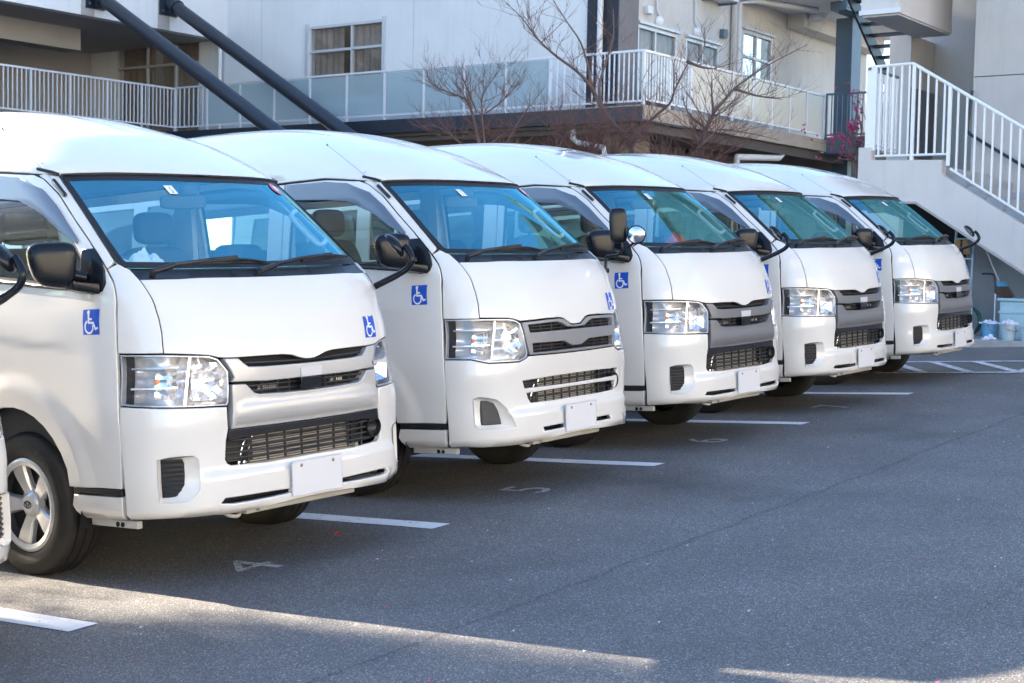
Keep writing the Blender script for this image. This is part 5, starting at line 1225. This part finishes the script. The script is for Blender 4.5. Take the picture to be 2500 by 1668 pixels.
# ---- trees
bark = mat('bark', (.16, .115, .10), .85, var=.35, vscale=14, bump=.4, bscale=40); twig_m = mat('twig', (.17, .085, .07), .8, var=.3, vscale=10); plum_m = mat('plum_blossom', (.48, .06, .17), .7, var=.3, vscale=30)
def grow(limbs, base, seed, name, label, r0=.07, twigs=260, tl=.8, blossom=0, sub=2):
    rnd = random.Random(seed); t = empty(name, label, 'tree', Matrix.Translation(base), 'bare trees behind the vans'); B = Vector(base)
    tr = MB(); cr = MB(); bl_ = MB()
    segs = []
    for i, L in enumerate(limbs):
        P = [Vector(p) for p in L]; pts = curved_tube(P, 0, sub=3)
        rA = r0 * (1.0 if i == 0 else .62); n = len(pts)
        rad = [max(.004, rA * (1 - .88 * k / (n - 1))) for k in range(n)]
        if P[0].z < 3.4:
            foot = Vector((B.x + (P[0].x - B.x) * .25, B.y + (P[0].y - B.y) * .25, B.z)); pre = [foot, foot.lerp(P[0], .5) + Vector((rnd.uniform(-.05, .05), rnd.uniform(-.05, .05), 0))]
            pts = pre + pts; rad = [rA * 1.35, rA * 1.15] + rad
        tr.tube([p - B for p in pts], rad, 8)
        for k in range(2, len(pts) - 1): segs.append((pts[k], (pts[k + 1] - pts[k]).normalized(), rad[k]))
    def twig(p, d, L, r, lev):
        n = 4; pts = [p]; q = p.copy(); dd = d.copy()
        for k in range(n):
            dd = (dd + Vector((rnd.uniform(-.25, .25), rnd.uniform(-.25, .25), rnd.uniform(-.12, .26)))).normalized(); q = q + dd * (L / n); pts.append(q.copy())
            if blossom and rnd.random() < blossom:
                for _ in range(2):
                    c = q - B + Vector((rnd.uniform(-.02, .02), rnd.uniform(-.02, .02), rnd.uniform(-.02, .02))); s_ = rnd.uniform(.010, .020)
                    bl_.add([c + Vector((s_, 0, 0)), c + Vector((-s_, 0, 0)), c + Vector((0, s_, 0)), c + Vector((0, -s_, 0)), c + Vector((0, 0, s_)), c + Vector((0, 0, -s_))], [(0, 2, 4), (2, 1, 4), (1, 3, 4), (3, 0, 4), (2, 0, 5), (1, 2, 5), (3, 1, 5), (0, 3, 5)])
        cr.tube([x - B for x in pts], [r * (1 - .75 * k / n) for k in range(n + 1)], 4, False)
        if lev > 0:
            for k in range(rnd.randint(2, 4)):
                i = rnd.randint(1, n); dn = (dd + Vector((rnd.uniform(-.9, .9), rnd.uniform(-.9, .9), rnd.uniform(-.3, .8)))).normalized(); twig(pts[i], dn, L * rnd.uniform(.35, .65), r * .6, lev - 1)
    for i in range(twigs):
        p, d, r = rnd.choice(segs)
        dn = (d * .6 + Vector((rnd.uniform(-1, 1), rnd.uniform(-1, 1), rnd.uniform(-.35, .9)))).normalized()
        twig(p, dn, rnd.uniform(.3, 1.0) * tl, min(r * .5, rnd.uniform(.0045, .0078)), 2 if rnd.random() < .5 else 1)
    tr.build('trunk', bark, t, 60); cr.build('crown', twig_m, t, 0)
    if blossom: bl_.build('blossom', plum_m, t, 0)
    return t
T1 = [[(14.41, 7.0, 3.01), (14.43, 7.06, 3.16), (14.34, 7.29, 3.46), (14.27, 7.48, 3.73), (14.25, 7.61, 3.95), (14.26, 7.7, 4.15), (14.28, 7.77, 4.4), (14.26, 7.91, 4.78), (14.19, 8.11, 5.08), (14.1, 8.33, 5.43)], [(14.25, 7.61, 3.93), (13.98, 7.57, 4.09), (13.82, 7.69, 4.27), (13.59, 7.9, 4.47), (13.4, 8.07, 4.67), (13.26, 8.15, 4.83), (13.11, 8.25, 5.03), (12.93, 8.4, 5.23)], [(14.43, 7.04, 3.11), (14.47, 6.88, 3.38), (14.57, 6.69, 3.6), (14.67, 6.5, 3.79), (14.68, 6.43, 3.98), (14.72, 6.32, 4.24), (14.75, 6.23, 4.43), (14.72, 6.22, 4.64)], [(14.73, 6.25, 4.43), (14.74, 5.98, 4.32), (14.78, 5.76, 4.29)], [(14.27, 7.48, 3.71), (14.29, 7.56, 4.05), (14.51, 7.59, 4.47), (14.75, 7.61, 4.89), (14.91, 7.72, 5.38)]]
T3 = [[(14.13, 5.68, 3.02), (14.07, 5.62, 3.13), (14.05, 5.52, 3.3), (14.05, 5.39, 3.55), (14.06, 5.24, 3.71), (14.08, 5.09, 3.88), (14.14, 4.87, 4.04), (14.23, 4.61, 4.22), (14.48, 4.14, 4.5)], [(14.07, 5.65, 3.05), (13.83, 5.51, 3.02), (13.93, 5.33, 3.21), (13.96, 5.22, 3.28), (14.17, 4.86, 3.23), (14.36, 4.51, 3.14)], [(14.05, 5.40, 3.57), (14.41, 5.63, 3.84), (14.55, 5.71, 4.16)], [(14.08, 5.09, 3.88), (14.25, 4.81, 3.78), (14.43, 4.48, 3.73)], [(14.05, 5.53, 3.32), (14.24, 5.92, 3.57), (14.37, 6.12, 3.86)]]
T2 = [[(12.62, 8.62, 3.05), (12.62, 8.78, 3.55), (12.6, 8.92, 3.77), (12.48, 9.2, 3.89), (12.42, 9.4, 3.99), (12.42, 9.52, 4.14)], [(12.67, 8.56, 3.05), (12.55, 8.55, 3.7), (12.52, 8.39, 3.95), (12.56, 8.13, 4.24)], [(12.7, 8.57, 3.55), (13.05, 8.45, 3.82), (13.4, 8.35, 4.26)], [(12.61, 8.68, 3.55), (12.51, 8.86, 4.02), (12.47, 8.95, 4.23)], [(12.71, 8.5, 3.07), (12.91, 8.36, 3.25), (13.18, 8.12, 3.43), (13.44, 7.89, 3.64)], [(12.46, 8.85, 3.07), (12.33, 9.13, 3.3), (12.21, 9.39, 3.35)], [(12.85, 8.31, 3.06), (12.92, 8.08, 3.46), (13.06, 7.75, 3.93)]]
PL_ = [[(15.26, 3.57, 2.54), (15.24, 3.65, 2.93), (15.2, 3.72, 3.19), (15.13, 3.81, 3.3)], [(15.21, 3.48, 3.09), (15.16, 3.66, 3.21), (15.13, 3.81, 3.3)], [(15.24, 3.65, 2.93), (15.32, 3.63, 3.33), (15.32, 3.72, 3.59), (15.33, 3.79, 3.78)], [(15.21, 3.67, 2.86), (15.04, 3.79, 2.89), (14.86, 3.93, 2.82)], [(15.2, 3.72, 3.19), (15.26, 3.68, 3.63), (15.27, 3.66, 3.76), (15.33, 3.55, 3.42)], [(15.25, 3.61, 2.79), (15.13, 3.8, 3.05), (14.99, 3.99, 3.11)]]
def gz(x, y): return lot(x, y).z
grow(T1, (14.45, 6.95, gz(14.45, 6.95)), 5, 'bare_tree', 'tall bare tree with forked trunk before the navy pillar', .050, 110, .85)
grow(T2, (12.7, 8.5, gz(12.7, 8.5)), 8, 'bare_tree', 'low many-stemmed bare tree before the frosted glass railing', .026, 190, .66)
grow(T3, (14.1, 5.75, gz(14.1, 5.75)), 9, 'bare_tree', 'bare tree leaning right before the cream panel railing', .042, 110, .8)
grow(PL_, (15.26, 3.6, gz(15.26, 3.6)), 12, 'plum_tree', 'small plum tree with pink blossom behind the stair head', .024, 38, .36, .15)
sh = [[(13.6, 7.3, 2.6), (13.5, 7.6, 3.1), (13.3, 7.9, 3.5)], [(13.7, 7.1, 2.6), (13.9, 6.9, 3.1), (14.2, 6.5, 3.4)], [(13.6, 7.2, 2.6), (13.5, 7.1, 3.2), (13.6, 6.9, 3.6)]]
grow(sh, (13.6, 7.2, gz(13.6, 7.2)), 15, 'bare_shrub', 'tangled bare shrub between the two taller bare trees', .03, 200, .75)

sh2 = [[(13.2, 7.9, 2.4), (13.0, 8.3, 2.95), (12.8, 8.7, 3.25)], [(13.3, 7.6, 2.4), (13.5, 7.3, 2.95), (13.8, 7.0, 3.3)], [(13.3, 7.8, 2.4), (13.2, 7.6, 3.0), (13.3, 7.3, 3.4)]]
grow(sh2, (13.3, 7.8, gz(13.3, 7.8)), 31, 'bare_shrub', 'low tangled bare shrub just right of the many-stemmed tree', .022, 210, .7)
sh3 = [[(13.9, 5.9, 2.5), (13.8, 6.2, 3.0), (13.6, 6.5, 3.3)], [(14.0, 5.7, 2.5), (14.2, 5.3, 2.95), (14.4, 4.9, 3.2)], [(14.0, 5.8, 2.5), (14.0, 5.5, 3.0), (14.1, 5.2, 3.3)]]
grow(sh3, (14.0, 5.8, gz(14.0, 5.8)), 37, 'bare_shrub', 'low tangled bare shrub at the foot of the leaning tree', .022, 170, .65)
def leafy(base, centre, rad, n, seed, name, label):
    rnd = random.Random(seed); B = Vector(base); t = empty(name, label, 'tree', Matrix.Translation(base))
    C0 = Vector(centre) - B; MB().tube([(0, 0, 0), (.05, .04, C0.z * .5), (C0.x, C0.y, C0.z + rad[2] * .6)], [.11, .09, .03], 8).build('trunk', bark, t, 60)
    mb = MB(); cl = [(rnd.gauss(0, .5), rnd.gauss(0, .5), rnd.gauss(0, .5)) for _ in range(26)]
    for i in range(n):
        c = rnd.choice(cl); p = C0 + Vector(((c[0] + rnd.gauss(0, .16)) * rad[0], (c[1] + rnd.gauss(0, .16)) * rad[1], (c[2] + rnd.gauss(0, .16)) * rad[2]))
        a = Vector((rnd.uniform(-1, 1), rnd.uniform(-1, 1), rnd.uniform(-1, 1))).normalized(); b = a.orthogonal().normalized(); s_ = rnd.uniform(.03, .05)
        mb.add([p + a * s_, p + b * s_ * .5, p - a * s_, p - b * s_ * .5], [(0, 1, 2, 3)])
    mb.build('crown', mat('evergreen_leaf', (.05, .09, .03), .5, var=.4, vscale=5), t, 0); return t
leafy((-1.75, 13.2, gz(-1.75, 13.2)), (-1.62, 13.0, 5.6), (.55, 1.4, 1.5), 7000, 4, 'evergreen_tree', 'slender evergreen tree behind the row, out of the picture')  # unseen tree, crown shaped and placed to dapple the sunlit band

# ================================================================== vans
VLAB = {
 0: 'white van at the left edge, only its front corner and mirror in view',
 1: 'nearest whole white van, paler grille, white gloves on its dashboard',
 2: 'white van with grey framed grille and honeycomb fog grilles, beside the nearest one',
 3: 'white van with grey grille and a red ribbon behind its windscreen',
 4: 'white van with grey grille and scuffed bumper, second from the stairs',
 5: 'farthest white van with grey grille, next to the concrete stairs'}
GRP = 'white vans parked in a row'
POSE = {0: (-2.342, .015, -.028, -.03), 1: (0, 0, 0, -.03), 2: (2.3642, .0409, .0409, -.0144), 3: (4.6373, .0443, .0665, -.0324), 4: (6.9197, .0627, .0846, -.0241), 5: (9.496, .1051, .0944, -.0024)}
def pose(k): x, y, z, a = POSE[k]; return LOT @ Matrix.Translation((x, y, z)) @ Matrix.Rotation(a, 4, 'Z')
va = build_van('A', pale_grille, VLAB[1], GRP); va.matrix_world = pose(1)
for k in (0, 3, 4, 5):
    c = copy_tree(va); c.matrix_world = pose(k); c['label'] = VLAB[k]
    for ch in c.children:
        if ch.name.startswith(('grille_upper_bar', 'grille_lower_panel')):
            ch.material_slots[0].link = 'OBJECT'; ch.material_slots[0].material = grey_grille
vb = build_van('B', grey_b, VLAB[2], GRP); vb.matrix_world = pose(2)
def vanpt(k, p): return pose(k) @ Vector(p)
# things lying in the cabs
p = vanpt(1, (-.57, .475, 1.440)); o = cloth(p.x, p.y, p.z, .115, .055, .09, 'white work gloves lying on the dashboard of the nearest whole van', 21, mat('glove_white', (.75, .78, .80), .9)); o['category'] = 'gloves'; o['group'] = 'rags and cloths'
p = vanpt(3, (-.10, .50, 1.445)); o = cloth(p.x, p.y, p.z, .14, .03, .09, 'red ribbon on the dashboard of the third whole van', 25, mat('ribbon_red', (.6, .01, .01), .6)); o['category'] = 'ribbon'; o['group'] = 'rags and cloths'
ch = empty('hanging_charm', 'string of small diamond charms hanging inside the third whole van', 'charm', pose(3) @ Matrix.Translation((-.05, .72, 1.80)))
for i, cl in enumerate(((.5, .5, .5), (.05, .2, .08), (.6, .55, .3), (.05, .12, .35))):
    MB().add([(.018, 0, -.04 * i - .03), (-.018, 0, -.04 * i - .03), (0, .01, -.04 * i - .03), (0, -.01, -.04 * i - .03), (0, 0, -.04 * i - .01), (0, 0, -.04 * i - .05)], [(0, 2, 4), (2, 1, 4), (1, 3, 4), (3, 0, 4), (2, 0, 5), (1, 2, 5), (3, 1, 5), (0, 3, 5)]).build('diamond', mat('charm_%d' % i, cl, .3), ch, 0)
MB().tube([(0, 0, .06), (0, 0, -.30)], .0015, 4).build('string', rubber, ch, 0)
